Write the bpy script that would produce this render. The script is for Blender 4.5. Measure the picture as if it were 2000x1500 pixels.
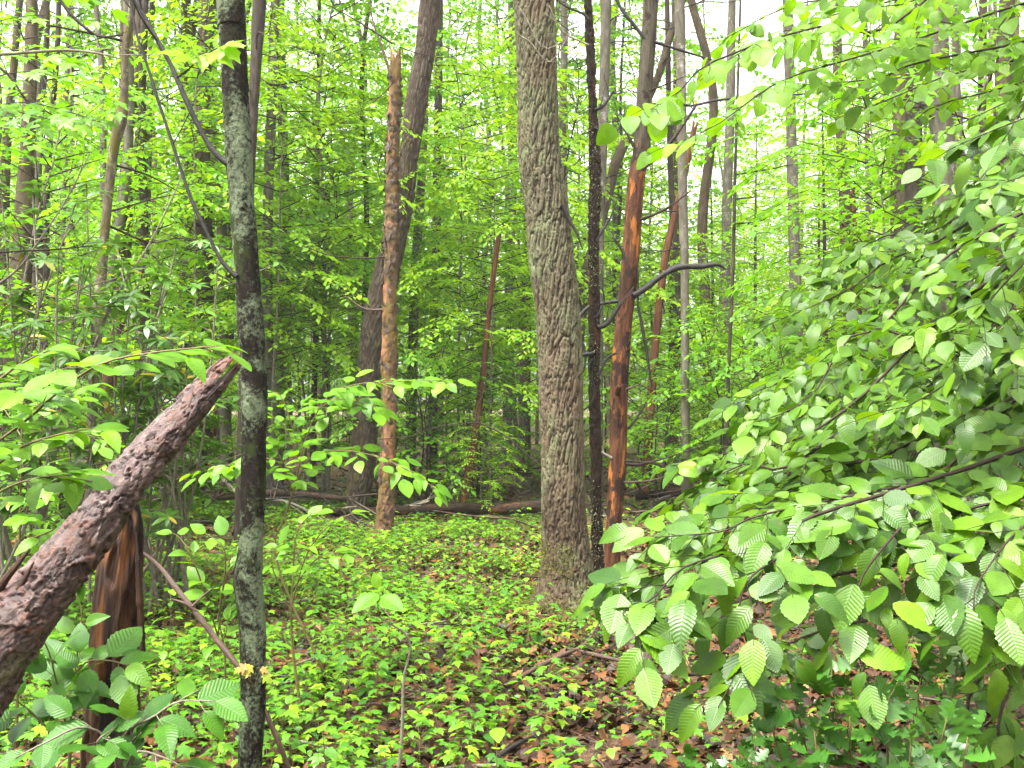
import bpy, math, random
import numpy as np

for _o in list(bpy.data.objects):
    bpy.data.objects.remove(_o)
scene = bpy.context.scene
C = scene.collection
R = math.radians
PI = math.pi

# ------------------------------------------------------------------ camera, sky, sun, exposure
FPX, HORIZON = 1944.0, 800.0            # focal length and eye level in photo pixels (2000 x 1500)
PITCH = math.atan((HORIZON - 750.0) / FPX)
EYE = 1.6
cam = bpy.data.objects.new("camera", bpy.data.cameras.new("camera"))
C.objects.link(cam)
cam.location = (0, 0, EYE)
cam.rotation_euler = (R(90) + PITCH, 0, 0)
cam.data.sensor_width = 36
cam.data.lens = FPX / 2000 * 36
cam.data.clip_start = 0.05
cam.data.clip_end = 2000
scene.camera = cam

SUN_EL, SUN_AZ = 66.0, 228.0            # azimuth the light comes from, clockwise from +Y
w = bpy.data.worlds.new("World")
scene.world = w
w.use_nodes = True
wn, wl = w.node_tree.nodes, w.node_tree.links
sky = wn.new("ShaderNodeTexSky")
sky.sky_type = 'NISHITA'
sky.sun_disc = False
sky.sun_elevation = R(SUN_EL)
sky.sun_rotation = R(SUN_AZ)
sky.air_density = 1.0
sky.dust_density = 7.0
sky.ozone_density = 0.6
hs = wn.new("ShaderNodeHueSaturation")
hs.inputs['Saturation'].default_value = 0.06
wl.new(sky.outputs[0], hs.inputs['Color'])
wl.new(hs.outputs[0], wn['Background'].inputs['Color'])
wn['Background'].inputs['Strength'].default_value = 0.15

sl = bpy.data.lights.new("sun", 'SUN')
sl.energy = 1.5
sl.angle = R(14)
sl.color = (1.0, 0.95, 0.83)
sun = bpy.data.objects.new("sun", sl)
C.objects.link(sun)
sun.rotation_euler = (R(90 - SUN_EL), 0, R(180 - SUN_AZ) )
sun.location = (0, 0, 30)

scene.view_settings.view_transform = 'Standard'
scene.view_settings.look = 'None'
scene.view_settings.gamma = 1
scene.view_settings.exposure = 2.66
scene.render.engine = 'CYCLES'
cy = scene.cycles
cy.use_denoising = True
try:
    cy.denoiser = 'OPENIMAGEDENOISE'
    cy.denoising_input_passes = 'RGB_ALBEDO_NORMAL'
    cy.denoising_prefilter = 'ACCURATE'
except Exception:
    pass
cy.max_bounces = 10
cy.diffuse_bounces = 9
cy.glossy_bounces = 2
cy.transmission_bounces = 4
cy.use_adaptive_sampling = True
cy.adaptive_threshold = 0.02
cy.sample_clamp_indirect = 6
cy.caustics_reflective = False
cy.caustics_refractive = False

# ------------------------------------------------------------------ helpers: noise, splines, meshes
def at(px, py, d):
    """the point seen at photo pixel (px, py) that lies d metres ahead"""
    u, v = (px - 1000) / FPX, (750 - py) / FPX
    ca, sa = math.cos(PITCH), math.sin(PITCH)
    y, z = ca - v * sa, sa + v * ca
    k = d / y
    return np.array([u * k, d, EYE + z * k])

def h3(ix, iy, iz, seed=0):
    n = (ix * 374761393 + iy * 668265263 + iz * 1440662683 + seed * 974634777) & 0x7fffffff
    n = ((n ^ (n >> 13)) * 1274126177) & 0x7fffffff
    n = ((n ^ (n >> 15)) * 668265263) & 0x7fffffff
    return ((n ^ (n >> 16)) & 0xffffff) / float(0x1000000)

def vn(p, seed=0):
    """value noise in -1..1 on (..., 3) points"""
    i = np.floor(p).astype(np.int64)
    f = p - i
    f = f * f * (3 - 2 * f)
    o = 0
    for a in (0, 1):
        for b in (0, 1):
            for c in (0, 1):
                wgt = (f[..., 0] if a else 1 - f[..., 0]) * (f[..., 1] if b else 1 - f[..., 1]) * (f[..., 2] if c else 1 - f[..., 2])
                o = o + wgt * h3(i[..., 0] + a, i[..., 1] + b, i[..., 2] + c, seed)
    return o * 2 - 1

def fbm(p, oct=4, seed=0):
    o, a = 0, 0.5
    for k in range(oct):
        o = o + a * vn(p * 2.03 ** k + 17.3 * k, seed + k)
        a *= 0.5
    return o

def voro(p, seed=0):
    """cell noise: nearest and second distance, and a random value per cell"""
    i = np.floor(p).astype(np.int64)
    sh = p.shape[:-1]
    f1, f2, rid = np.full(sh, 9.0), np.full(sh, 9.0), np.zeros(sh)
    for a in (-1, 0, 1):
        for b in (-1, 0, 1):
            for c in (-1, 0, 1):
                x, y, z = i[..., 0] + a, i[..., 1] + b, i[..., 2] + c
                q = np.stack([x + h3(x, y, z, seed), y + h3(x, y, z, seed + 1), z + h3(x, y, z, seed + 2)], -1)
                d = np.sqrt(((q - p) ** 2).sum(-1))
                near = d < f1
                f2 = np.where(near, f1, np.minimum(f2, d))
                rid = np.where(near, h3(x, y, z, seed + 3), rid)
                f1 = np.where(near, d, f1)
    return f1, f2, rid

def sst(a, b, x):
    t = np.clip((x - a) / (b - a), 0, 1)
    return t * t * (3 - 2 * t)

def gh(x, y):
    """height of the forest floor"""
    x, y = np.asarray(x, float), np.asarray(y, float)
    p = np.stack([x * 0.35, y * 0.35, x * 0], -1)
    q = np.stack([x * 1.3, y * 1.3, x * 0 + 5], -1)
    return 0.10 * vn(p, 3) * sst(3, 9, y) + 0.045 * vn(q, 4) + 0.014 * np.maximum(y - 26, 0)

def spline(pts, n):
    """Catmull-Rom through the points, n samples, with arc length"""
    p = np.asarray(pts, float)
    if len(p) == 2:
        t = np.linspace(0, 1, n)[:, None]
        o = p[0] * (1 - t) + p[1] * t
    else:
        e = np.vstack([2 * p[0] - p[1], p, 2 * p[-1] - p[-2]])
        k = np.linspace(0, len(p) - 1 - 1e-9, n)
        i = k.astype(int)
        t = (k - i)[:, None]
        a, b, c, d = e[i], e[i + 1], e[i + 2], e[i + 3]
        o = 0.5 * (2 * b + (c - a) * t + (2 * a - 5 * b + 4 * c - d) * t * t + (3 * b - a - 3 * c + d) * t ** 3)
    s = np.concatenate([[0], np.cumsum(np.linalg.norm(np.diff(o[:, :3], axis=0), axis=1))])
    return o, s

def unit(v):
    v = np.asarray(v, float)
    return v / (np.linalg.norm(v, axis=-1, keepdims=True) + 1e-12)

class Geo:
    """collects shapes for ONE mesh object"""
    def __init__(self):
        self.v, self.q, self.t, self.uv, self.r, self.b, self.m4, self.m3, self.n = [], [], [], [], [], [], [], [], 0

    def add(self, v, q=None, t=None, uv=None, r=None, b=None, mi=0):
        v = np.asarray(v, float).reshape(-1, 3)
        k = len(v)
        self.v.append(v)
        if q is not None and len(q):
            self.q.append(np.asarray(q, np.int64) + self.n)
            self.m4.append(np.full(len(q), mi))
        if t is not None and len(t):
            self.t.append(np.asarray(t, np.int64) + self.n)
            self.m3.append(np.full(len(t), mi))
        self.uv.append(np.zeros((k, 2)) if uv is None else np.asarray(uv, float))
        self.r.append(np.full(k, 0.5) if r is None else np.broadcast_to(np.asarray(r, float), (k,)))
        self.b.append(v if b is None else np.asarray(b, float))
        self.n += k

    def limb(self, pts, rad, sides=6, ds=None, rings=None, disp=None, splinter=None, r=0.5, mi=0, dense=None, s0=0.0):
        """a tapering round limb along a curved line"""
        pr = np.column_stack([np.asarray(pts, float), np.asarray(rad, float)])
        o, s = spline(pr, dense or max(8, 8 * len(pr)))
        S = s[-1]
        if rings is None:
            rings = np.arange(0, S, ds) if ds else s[::max(1, len(s) // (2 * len(pr) + 1))]
            rings = np.append(rings[rings < S - 1e-6], S)
        rings = np.asarray(rings)
        rings = np.append(rings[rings < S - 1e-4], S)
        T = unit(np.gradient(o[:, :3], axis=0))
        ref = np.array([0, 1.0, 0]) if np.abs(T[:, 1]).mean() < 0.75 else np.array([0, 0, 1.0])
        N = unit(np.cross(T, ref))
        B = np.cross(T, N)
        th = np.linspace(0, 2 * PI, sides, endpoint=False)
        sg = np.repeat(rings[:, None], sides, 1)
        tg = np.repeat(th[None, :], len(rings), 0)
        if splinter:
            amp, sc, sd = splinter
            cut = S - amp * (0.5 + 0.5 * vn(np.stack([np.cos(th) * sc, np.sin(th) * sc, th * 0 + sd], -1), sd)) - amp * 0.6 * h3((np.arange(sides) // 2), np.arange(sides) * 0, np.arange(sides) * 0, sd) ** 2
            sg = np.minimum(sg, cut[None, :])
        ip = lambda a: np.stack([np.interp(sg, s, a[:, k]) for k in range(3)], -1)
        c, n_, b_ = ip(o), ip(N), ip(B)
        rr = np.interp(sg, s, o[:, 3])
        cs, sn = np.cos(tg), np.sin(tg)
        bk = np.stack([cs * rr, sn * rr, sg + s0], -1)
        h = np.full(sg.shape, r)
        if disp is not None:
            off, h = disp(bk, rr)
            rr = rr + off
        v = c + rr[..., None] * (cs[..., None] * n_ + sn[..., None] * b_)
        m, k = v.shape[0], sides
        i = np.arange(m - 1)[:, None] * k
        j = np.arange(k)[None, :]
        j2 = (j + 1) % k
        q = np.stack([i + j, i + j2, i + k + j2, i + k + j], -1).reshape(-1, 4)
        vv = np.vstack([v.reshape(-1, 3), [np.interp(S - (splinter[0] * 0.9 if splinter else 0), s, o[:, kk]) for kk in range(3)]])
        t = np.stack([(m - 1) * k + j[0], (m - 1) * k + j2[0], np.full(k, m * k)], -1)
        bb = np.vstack([bk.reshape(-1, 3), [0, 0, S]])
        uv = np.column_stack([np.append(tg.reshape(-1), 0), np.append(sg.reshape(-1), S)])
        self.add(vv, q, t, uv, np.append(np.asarray(h, float).reshape(-1), 0.5), bb, mi)
        return o, s

    def scatter(self, tp, L, mi=0):
        """many copies of a small leaf shape; L rows: position, direction, normal, size, random"""
        if len(L) == 0:
            return
        A = np.asarray([np.concatenate([a[0], a[1], a[2], [a[3], a[4]]]) for a in L]) if not isinstance(L, np.ndarray) else L
        p, d, n, sc, rn = A[:, 0:3], unit(A[:, 3:6]), A[:, 6:9], A[:, 9], A[:, 10]
        x = unit(np.cross(d, n))
        z = np.cross(x, d)
        M = np.stack([x, d, z], 1) * sc[:, None, None]
        v = np.einsum('vk,nkj->nvj', tp['v'], M) + p[:, None, :]
        k, N = len(tp['v']), len(A)
        base = (np.arange(N) * k)[:, None, None]
        q = (tp['q'][None] + base).reshape(-1, 4) if len(tp['q']) else None
        t = (tp['t'][None] + base).reshape(-1, 3) if len(tp['t']) else None
        self.add(v.reshape(-1, 3), q, t, np.tile(tp['uv'], (N, 1)), np.repeat(rn, k), None, mi)

    def mesh(self, name, mats, loc=(0, 0, 0), smooth=True):
        v = np.concatenate(self.v) - np.asarray(loc, float)
        q = np.concatenate(self.q) if self.q else np.zeros((0, 4), np.int64)
        t = np.concatenate(self.t) if self.t else np.zeros((0, 3), np.int64)
        loops = np.concatenate([q.reshape(-1), t.reshape(-1)]).astype(np.int32)
        me = bpy.data.meshes.new(name)
        me.vertices.add(len(v))
        me.vertices.foreach_set('co', v.astype(np.float32).reshape(-1))
        me.loops.add(len(loops))
        me.loops.foreach_set('vertex_index', loops)
        me.polygons.add(len(q) + len(t))
        st = np.concatenate([np.arange(len(q)) * 4, len(q) * 4 + np.arange(len(t)) * 3]).astype(np.int32)
        me.polygons.foreach_set('loop_start', st)
        mi = np.concatenate(self.m4 + self.m3).astype(np.int32) if (self.m4 or self.m3) else np.zeros(0, np.int32)
        mats = mats if isinstance(mats, (list, tuple)) else [mats]
        for m in mats:
            me.materials.append(m)
        me.polygons.foreach_set('material_index', mi)
        me.polygons.foreach_set('use_smooth', np.full(len(mi), smooth))
        uv = np.concatenate(self.uv).astype(np.float32)
        me.uv_layers.new(name='uv').data.foreach_set('uv', uv[loops].reshape(-1))
        me.attributes.new('rnd', 'FLOAT', 'POINT').data.foreach_set('value', np.concatenate(self.r).astype(np.float32))
        me.attributes.new('bk', 'FLOAT_VECTOR', 'POINT').data.foreach_set('vector', np.concatenate(self.b).astype(np.float32).reshape(-1))
        me.update(calc_edges=True)
        return me

def obj(name, geo, mats, parent=None, smooth=True):
    """links the collected shapes as one mesh object, as a part of its parent when there is one"""
    loc = np.zeros(3)
    p = parent
    while p is not None:
        loc += np.array(p.location)
        p = p.parent
    o = bpy.data.objects.new(name, geo.mesh(name, mats, loc, smooth) if isinstance(geo, Geo) else geo)
    C.objects.link(o)
    o.parent = parent
    return o

def tag(o, label, cat, group=None):
    o['label'], o['category'] = label, cat
    if group:
        o['group'] = group
    return o

def thing(name, label, cat, loc=(0, 0, 0), group=None):
    o = bpy.data.objects.new(name, None)
    C.objects.link(o)
    o.location = tuple(float(k) for k in loc)
    o.empty_display_size = 0.1
    return tag(o, label, cat, group)

def kind(o, k):
    o['kind'] = k
    return o

def dup(root, loc, rotz=0.0, scale=1.0, label=None, tilt=(0, 0)):
    r = root.copy()
    C.objects.link(r)
    r.location = loc
    r.rotation_euler = (tilt[0], tilt[1], rotz)
    r.scale = (scale, scale, scale)
    if label:
        r['label'] = label
    for ch in list(root.children):
        c = ch.copy()
        C.objects.link(c)
        c.parent = r
        for g in ch.children:
            k = g.copy()
            C.objects.link(k)
            k.parent = c
    return r

# ------------------------------------------------------------------ materials
class NT:
    def __init__(self, name):
        self.m = bpy.data.materials.new(name)
        self.m.use_nodes = True
        self.t = self.m.node_tree
        self.t.nodes.clear()
        self.out = self.n('OutputMaterial')

    def n(self, ty, **kw):
        nd = self.t.nodes.new('ShaderNode' + ty)
        for k, v in kw.items():
            if hasattr(nd, k):
                setattr(nd, k, v)
        return nd

    def l(self, a, b):
        self.t.links.new(a, b)

    def attr(self, name, vec=False):
        nd = self.n('Attribute', attribute_name=name)
        return nd.outputs['Vector' if vec else 'Fac']

    def mapping(self, src, scale, loc=(0, 0, 0)):
        nd = self.n('Mapping')
        nd.inputs['Scale'].default_value = scale
        nd.inputs['Location'].default_value = loc
        self.l(src, nd.inputs['Vector'])
        return nd.outputs[0]

    def noise(self, src, scale, detail=5, rough=0.6, dist=0.0):
        nd = self.n('TexNoise')
        nd.inputs['Scale'].default_value = scale
        nd.inputs['Detail'].default_value = detail
        nd.inputs['Roughness'].default_value = rough
        nd.inputs['Distortion'].default_value = dist
        if src is not None:
            self.l(src, nd.inputs['Vector'])
        return nd.outputs['Fac']

    def ramp(self, fac, stops, interp='LINEAR'):
        nd = self.n('ValToRGB')
        cr = nd.color_ramp
        cr.interpolation = interp
        while len(cr.elements) < len(stops):
            cr.elements.new(0.5)
        for e, (p, c) in zip(cr.elements, stops):
            e.position = p
            e.color = (*c, 1) if len(c) == 3 else c
        self.l(fac, nd.inputs['Fac'])
        return nd.outputs['Color']

    def rng(self, src, a, b, c=0.0, d=1.0):
        nd = self.n('MapRange')
        for k, x in zip(('From Min', 'From Max', 'To Min', 'To Max'), (a, b, c, d)):
            nd.inputs[k].default_value = x
        self.l(src, nd.inputs['Value'])
        return nd.outputs[0]

    def math(self, op, a, b=None):
        nd = self.n('Math', operation=op)
        for k, x in enumerate((a, b)):
            if x is None:
                continue
            if isinstance(x, (int, float)):
                nd.inputs[k].default_value = x
            else:
                self.l(x, nd.inputs[k])
        return nd.outputs[0]

    def mix(self, fac, a, b):
        nd = self.n('Mix', data_type='RGBA')
        for k, x in ((0, fac), (6, a), (7, b)):
            if isinstance(x, (int, float)):
                nd.inputs[k].default_value = x
            elif isinstance(x, tuple):
                nd.inputs[k].default_value = (*x, 1)
            else:
                self.l(x, nd.inputs[k])
        return nd.outputs[2]

    def bsdf(self, color, rough=0.7, spec=0.4, bump=None, bstr=0.5, bdist=0.01):
        nd = self.n('BsdfPrincipled')
        if isinstance(color, tuple):
            nd.inputs['Base Color'].default_value = (*color, 1)
        else:
            self.l(color, nd.inputs['Base Color'])
        if isinstance(rough, (int, float)):
            nd.inputs['Roughness'].default_value = rough
        else:
            self.l(rough, nd.inputs['Roughness'])
        nd.inputs['Specular IOR Level'].default_value = spec
        if bump is not None:
            b = self.n('Bump')
            b.inputs['Strength'].default_value = bstr
            b.inputs['Distance'].default_value = bdist
            self.l(bump, b.inputs['Height'])
            self.l(b.outputs[0], nd.inputs['Normal'])
        return nd

    def done(self, shader):
        self.l(shader.outputs[0], self.out.inputs['Surface'])
        return self.m

def leaf_mat(name, stops, tr=0.42, rough=0.4, spec=0.5, veins=0, vein_col=None, tcol=(1.32, 1.28, 0.35), blotch=0.0):
    k = NT(name)
    col = k.ramp(k.attr('rnd'), stops)
    bump = None
    if veins:
        uvn = k.n('UVMap', uv_map='uv')
        sp = k.n('SeparateXYZ')
        k.l(uvn.outputs[0], sp.inputs[0])
        ax = k.math('ABSOLUTE', sp.outputs[0])
        ph = k.math('SUBTRACT', sp.outputs[1], k.math('MULTIPLY', ax, 0.34))
        sn = k.math('SINE', k.math('MULTIPLY', ph, 2 * PI * veins))
        ridge = k.math('POWER', k.rng(sn, -1, 1), 0.8)
        mid = k.rng(ax, 0.0, 0.07, 0.0, 1.0)
        bump = k.math('MULTIPLY', ridge, mid)
        if vein_col:
            line = k.math('MINIMUM', k.rng(sn, -1, -0.8, 0.35, 1), k.rng(ax, 0.02, 0.06, 0.2, 1))
            col = k.mix(line, vein_col, col)
    if blotch:
        g = k.n('NewGeometry')
        nz = k.noise(g.outputs['Position'], 9, 3)
        hsv = k.n('HueSaturation')
        k.l(k.rng(nz, 0.3, 0.7, 1 - blotch, 1 + blotch), hsv.inputs['Value'])
        k.l(col, hsv.inputs['Color'])
        col = hsv.outputs[0]
    if veins:
        g = k.n('NewGeometry').outputs['Position']
        sn2 = k.noise(g, 55, 3, 0.6)
        col = k.mix(k.rng(sn2, 0.70, 0.735, 0, .85), col, (0.16, 0.085, 0.02))
        pal = k.noise(g, 16, 3, 0.6)
        hsv = k.n('HueSaturation')
        k.l(k.rng(pal, .3, .7, .72, 1.22), hsv.inputs['Value'])
        k.l(col, hsv.inputs['Color'])
        col = hsv.outputs[0]
    a = k.bsdf(col, rough, spec, bump, 0.22, 0.003)
    tm = k.n('Mix', data_type='RGBA', blend_type='MULTIPLY')
    tm.inputs[0].default_value = 1
    k.l(col, tm.inputs[6])
    tm.inputs[7].default_value = (*tcol, 1)
    tb = k.n('BsdfTranslucent')
    k.l(tm.outputs[2], tb.inputs[0])
    mx = k.n('MixShader')
    mx.inputs[0].default_value = tr
    k.l(a.outputs[0], mx.inputs[1])
    k.l(tb.outputs[0], mx.inputs[2])
    return k.done(mx)

def bark_mat(name, stops, scale=30, stretch=0.25, furrow=None, lichen=None, moss=None, rough=0.75, spec=0.3, bstr=0.6, low=None, streak=None):
    k = NT(name)
    b = k.attr('bk', True)
    hgt = k.attr('rnd')
    n1 = k.noise(k.mapping(b, (1, 1, stretch)), scale, 7, 0.65)
    n2 = k.noise(b, scale * 0.12, 3, 0.5)
    mixed = k.math('ADD', k.math('MULTIPLY', n1, 0.75), k.math('MULTIPLY', n2, 0.25))
    col = k.ramp(k.rng(mixed, 0.3, 0.7), stops)
    if streak:                      # (colour, scale, stretch, threshold)
        s = k.noise(k.mapping(b, (1, 1, streak[2]), (3, 1, 2)), streak[1], 5, 0.6)
        col = k.mix(k.rng(s, streak[3], streak[3] + 0.06), col, streak[0])
    if low:                         # (colour, low height, high height): another bark further up the stem
        sp = k.n('SeparateXYZ')
        k.l(b, sp.inputs[0])
        z = k.math('ADD', sp.outputs[2], k.math('MULTIPLY', k.noise(k.mapping(b, (1, 1, 0.5)), 14, 4), low[3]))
        col = k.mix(k.rng(z, low[1], low[2]), col, k.ramp(k.rng(n1, 0.3, 0.7), low[0]))
    if lichen:                      # (colour, scale, threshold, softness)
        s = k.math('ADD', k.math('MULTIPLY', k.noise(k.mapping(b, (1, 1, 0.7), (7, 2, 5)), lichen[1], 6, 0.68, 0.4), 0.67), k.math('MULTIPLY', k.noise(b, lichen[1] * 16, 5, 0.75), 0.33))
        col = k.mix(k.rng(s, lichen[2], lichen[2] + lichen[3]), col, lichen[0])
    if moss:
        s = k.noise(k.mapping(b, (1, 1, 0.6), (1, 9, 4)), moss[1], 5, 0.65)
        col = k.mix(k.rng(s, moss[2], moss[2] + moss[3]), col, moss[0])
    if furrow:                      # colour of the inner bark between the ridges
        col = k.mix(k.rng(hgt, furrow[1], furrow[2]), furrow[0], col)
    fine = k.noise(k.mapping(b, (1, 1, stretch)), scale * 3.2, 4, 0.7)
    bm = k.math('ADD', n1, k.math('MULTIPLY', fine, 0.5))
    return k.done(k.bsdf(col, rough, spec, bm, bstr, 0.012))

M = {}
# leaves: colours run from older, darker leaves to young yellow-green ones
M['hornbeam'] = leaf_mat('hornbeam_leaf', [(0, (0.022, 0.068, 0.005)), (0.5, (0.062, 0.142, 0.007)), (1, (0.115, 0.215, 0.009))], 0.40, 0.34, 0.34, 13, None)
M['basswood'] = leaf_mat('basswood_leaf', [(0, (0.075, 0.176, 0.007)), (0.6, (0.114, 0.238, 0.009)), (1, (0.176, 0.290, 0.011))], 0.52, 0.45, 0.3, 9)
M['beech'] = leaf_mat('beech_leaf', [(0, (0.066, 0.176, 0.007)), (0.6, (0.110, 0.251, 0.009)), (1, (0.145, 0.290, 0.011))], 0.48, 0.4, 0.3, 11)
M['shade'] = leaf_mat('beech_leaf_painted_shade', [(0, (0.020, 0.077, 0.005)), (0.7, (0.045, 0.131, 0.007)), (1, (0.081, 0.180, 0.009))], 0.34, 0.4, 0.22, 11)  # darker copy of the beech leaf, with shade put into its colour
M['holly'] = leaf_mat('holly_leaf', [(0, (0.024, 0.080, 0.009)), (0.7, (0.045, 0.130, 0.013)), (1, (0.085, 0.180, 0.014))], 0.22, 0.34, 0.4)
M['rhodo'] = leaf_mat('rhododendron_leaf', [(0, (0.035, 0.09, 0.010)), (0.6, (0.06, 0.15, 0.012)), (0.93, (0.10, 0.21, 0.013)), (1, (0.33, 0.25, 0.03))], 0.28, 0.3, 0.5)
M['maple'] = leaf_mat('maple_seedling_leaf', [(0, (0.030, 0.112, 0.007)), (0.5, (0.082, 0.211, 0.009)), (0.9, (0.142, 0.292, 0.010)), (1, (0.189, 0.310, 0.013))], 0.36, 0.42, 0.35)
M['young'] = leaf_mat('young_maple_leaf', [(0, (0.20, 0.27, 0.02)), (0.6, (0.28, 0.25, 0.035)), (1, (0.32, 0.14, 0.04))], 0.4, 0.5, 0.3)
M['under'] = leaf_mat('understory_leaf', [(0, (0.055, 0.17, 0.008)), (0.5, (0.11, 0.27, 0.010)), (1, (0.18, 0.35, 0.012))], 0.52, 0.45, 0.3)
M['under_dark'] = leaf_mat('dark_understory_leaf', [(0, (0.030, 0.12, 0.010)), (0.5, (0.06, 0.19, 0.012)), (1, (0.11, 0.26, 0.014))], 0.42, 0.4, 0.4)
M['under_yellow'] = leaf_mat('bright_understory_leaf', [(0, (0.11, 0.26, 0.008)), (0.5, (0.18, 0.34, 0.010)), (1, (0.28, 0.41, 0.012))], 0.56, 0.5, 0.25)
M['needle'] = leaf_mat('hemlock_needles', [(0, (0.05, 0.15, 0.015)), (1, (0.13, 0.26, 0.02))], 0.4, 0.5, 0.25)
M['canopy'] = leaf_mat('canopy_leaf', [(0, (0.09, 0.23, 0.008)), (0.5, (0.16, 0.33, 0.010)), (1, (0.25, 0.41, 0.012))], 0.56, 0.5, 0.25)
M['litter'] = leaf_mat('fallen_leaf', [(0, (0.013, 0.006, 0.004)), (0.35, (0.032, 0.014, 0.008)), (0.6, (0.068, 0.024, 0.008)), (0.85, (0.120, 0.046, 0.013)), (1, (0.200, 0.100, 0.036))], 0.05, 0.55, 0.2)
# barks and wood
M['oak'] = bark_mat('ridged_bark', [(0, (0.022, 0.015, 0.010)), (0.45, (0.047, 0.033, 0.021)), (1, (0.09, 0.066, 0.043))], 40, 0.5, ((0.016, 0.010, 0.007), -0.05, 0.6),
                    ((0.115, 0.128, 0.065), 4, 0.48, 0.14), ((0.09, 0.065, 0.042), 1.6, 0.53, 0.12), 0.9, 0.12, 0.7,
                    ([(0, (0.038, 0.032, 0.020)), (0.5, (0.076, 0.066, 0.041)), (1, (0.13, 0.118, 0.075))], 1.25, 1.65, 0.6))
M['lichen'] = bark_mat('lichen_covered_bark', [(0, (0.003, 0.0025, 0.002)), (0.5, (0.009, 0.007, 0.005)), (1, (0.030, 0.021, 0.014))], 80, 0.7, None,
                       ((0.112, 0.140, 0.082), 4.8, 0.474, 0.08), ((0.022, 0.030, 0.008), 14, 0.55, 0.08), 0.9, 0.12, 1.0)
M['black'] = bark_mat('wet_black_bark', [(0, (0.004, 0.003, 0.002)), (0.55, (0.018, 0.011, 0.007)), (1, (0.055, 0.033, 0.018))], 60, 0.4, None,
                      ((0.10, 0.10, 0.045), 22, 0.66, 0.06), ((0.075, 0.030, 0.010), 7, 0.57, 0.08), 0.85, 0.15, 0.8)
M['redsnag'] = bark_mat('bare_red_wood', [(0, (0.014, 0.006, 0.004)), (0.4, (0.050, 0.019, 0.010)), (0.75, (0.10, 0.043, 0.020)), (1, (0.20, 0.095, 0.042))], 34, 0.14, None, None, ((0.022, 0.012, 0.008), 9, 0.545, 0.04), 0.8, 0.12, 1.0,
                        ([(0, (0.022, 0.018, 0.012)), (1, (0.085, 0.072, 0.05))], 4.5, 4.8, 0.9), ((0.25, 0.090, 0.018), 11, 0.22, 0.56))
M['stub'] = bark_mat('peeling_stub_wood', [(0, (0.035, 0.020, 0.012)), (0.4, (0.085, 0.047, 0.027)), (1, (0.20, 0.115, 0.07))], 34, 0.3, None,
                     ((0.105, 0.068, 0.020), 5, 0.47, 0.07), ((0.07, 0.07, 0.015), 9, 0.60, 0.07), 0.85, 0.15, 0.8,
                     None, ((0.23, 0.10, 0.055), 6, 0.12, 0.55))
M['ridge'] = bark_mat('grey_ridged_bark', [(0, (0.028, 0.022, 0.016)), (0.5, (0.060, 0.047, 0.034)), (1, (0.115, 0.092, 0.068))], 40, 0.3, ((0.035, 0.024, 0.018), 0.0, 0.6),
                      ((0.30, 0.33, 0.21), 8, 0.64, 0.05), ((0.08, 0.09, 0.016), 5, 0.58, 0.08), 0.9, 0.12, 0.7)
M['flaky'] = bark_mat('flaky_purple_bark', [(0, (0.016, 0.008, 0.007)), (0.4, (0.048, 0.026, 0.023)), (0.7, (0.095, 0.060, 0.053)), (1, (0.20, 0.15, 0.135))], 26, 0.7, ((0.008, 0.004, 0.003), -0.02, 0.62),
                      ((0.085, 0.026, 0.010), 3.6, 0.535, 0.06), ((0.05, 0.042, 0.016), 6, 0.60, 0.08), 0.5, 0.35, 1.0)
M['rotten'] = bark_mat('rotten_orange_wood', [(0, (0.006, 0.003, 0.002)), (0.45, (0.026, 0.011, 0.005)), (0.8, (0.07, 0.029, 0.011)), (1, (0.16, 0.07, 0.025))], 34, 0.14, ((0.004, 0.002, 0.002), 0.18, 0.45),
                       None, ((0.035, 0.032, 0.010), 6, 0.58, 0.08), 0.75, 0.25, 0.9, None, ((0.13, 0.048, 0.014), 9, 0.14, 0.55))
M['far_grey'] = bark_mat('pale_grey_bark', [(0, (0.045, 0.039, 0.029)), (0.5, (0.092, 0.081, 0.061)), (1, (0.17, 0.152, 0.12))], 16, 0.3, None, ((0.36, 0.36, 0.30), 6, 0.58, 0.08), None, 0.9, 0.12, 0.7)
M['far_brown'] = bark_mat('brown_bark', [(0, (0.028, 0.021, 0.014)), (0.5, (0.062, 0.046, 0.031)), (1, (0.115, 0.088, 0.06))], 16, 0.3, None, ((0.20, 0.20, 0.13), 6, 0.60, 0.08), None, 0.9, 0.12, 0.7)
M['far_dark'] = bark_mat('dark_bark', [(0, (0.012, 0.009, 0.007)), (0.5, (0.035, 0.026, 0.020)), (1, (0.075, 0.06, 0.046))], 18, 0.3, None, ((0.16, 0.18, 0.10), 8, 0.64, 0.06), None, 0.85, 0.15, 0.7)
M['far_red'] = bark_mat('bare_reddish_wood', [(0, (0.03, 0.013, 0.007)), (0.5, (0.085, 0.034, 0.018)), (1, (0.18, 0.08, 0.042))], 16, 0.12, None, None, None, 0.85, 0.12, 0.7)
M['mossy'] = bark_mat('lichen_and_moss_bark', [(0, (0.03, 0.025, 0.016)), (0.5, (0.075, 0.062, 0.04)), (1, (0.15, 0.125, 0.085))], 30, 0.4, None, ((0.24, 0.25, 0.15), 12, 0.55, 0.08), ((0.08, 0.068, 0.014), 6, 0.53, 0.08), 0.9, 0.12, 0.8)
M['twig'] = bark_mat('twig_bark', [(0, (0.009, 0.006, 0.004)), (1, (0.036, 0.022, 0.014))], 60, 0.4, None, None, None, 0.75, 0.2, 0.4)
M['twig_pale'] = bark_mat('grey_twig_bark', [(0, (0.06, 0.05, 0.038)), (1, (0.19, 0.165, 0.125))], 60, 0.4, None, ((0.26, 0.28, 0.18), 20, 0.55, 0.08), None, 0.85, 0.15, 0.4)
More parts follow.
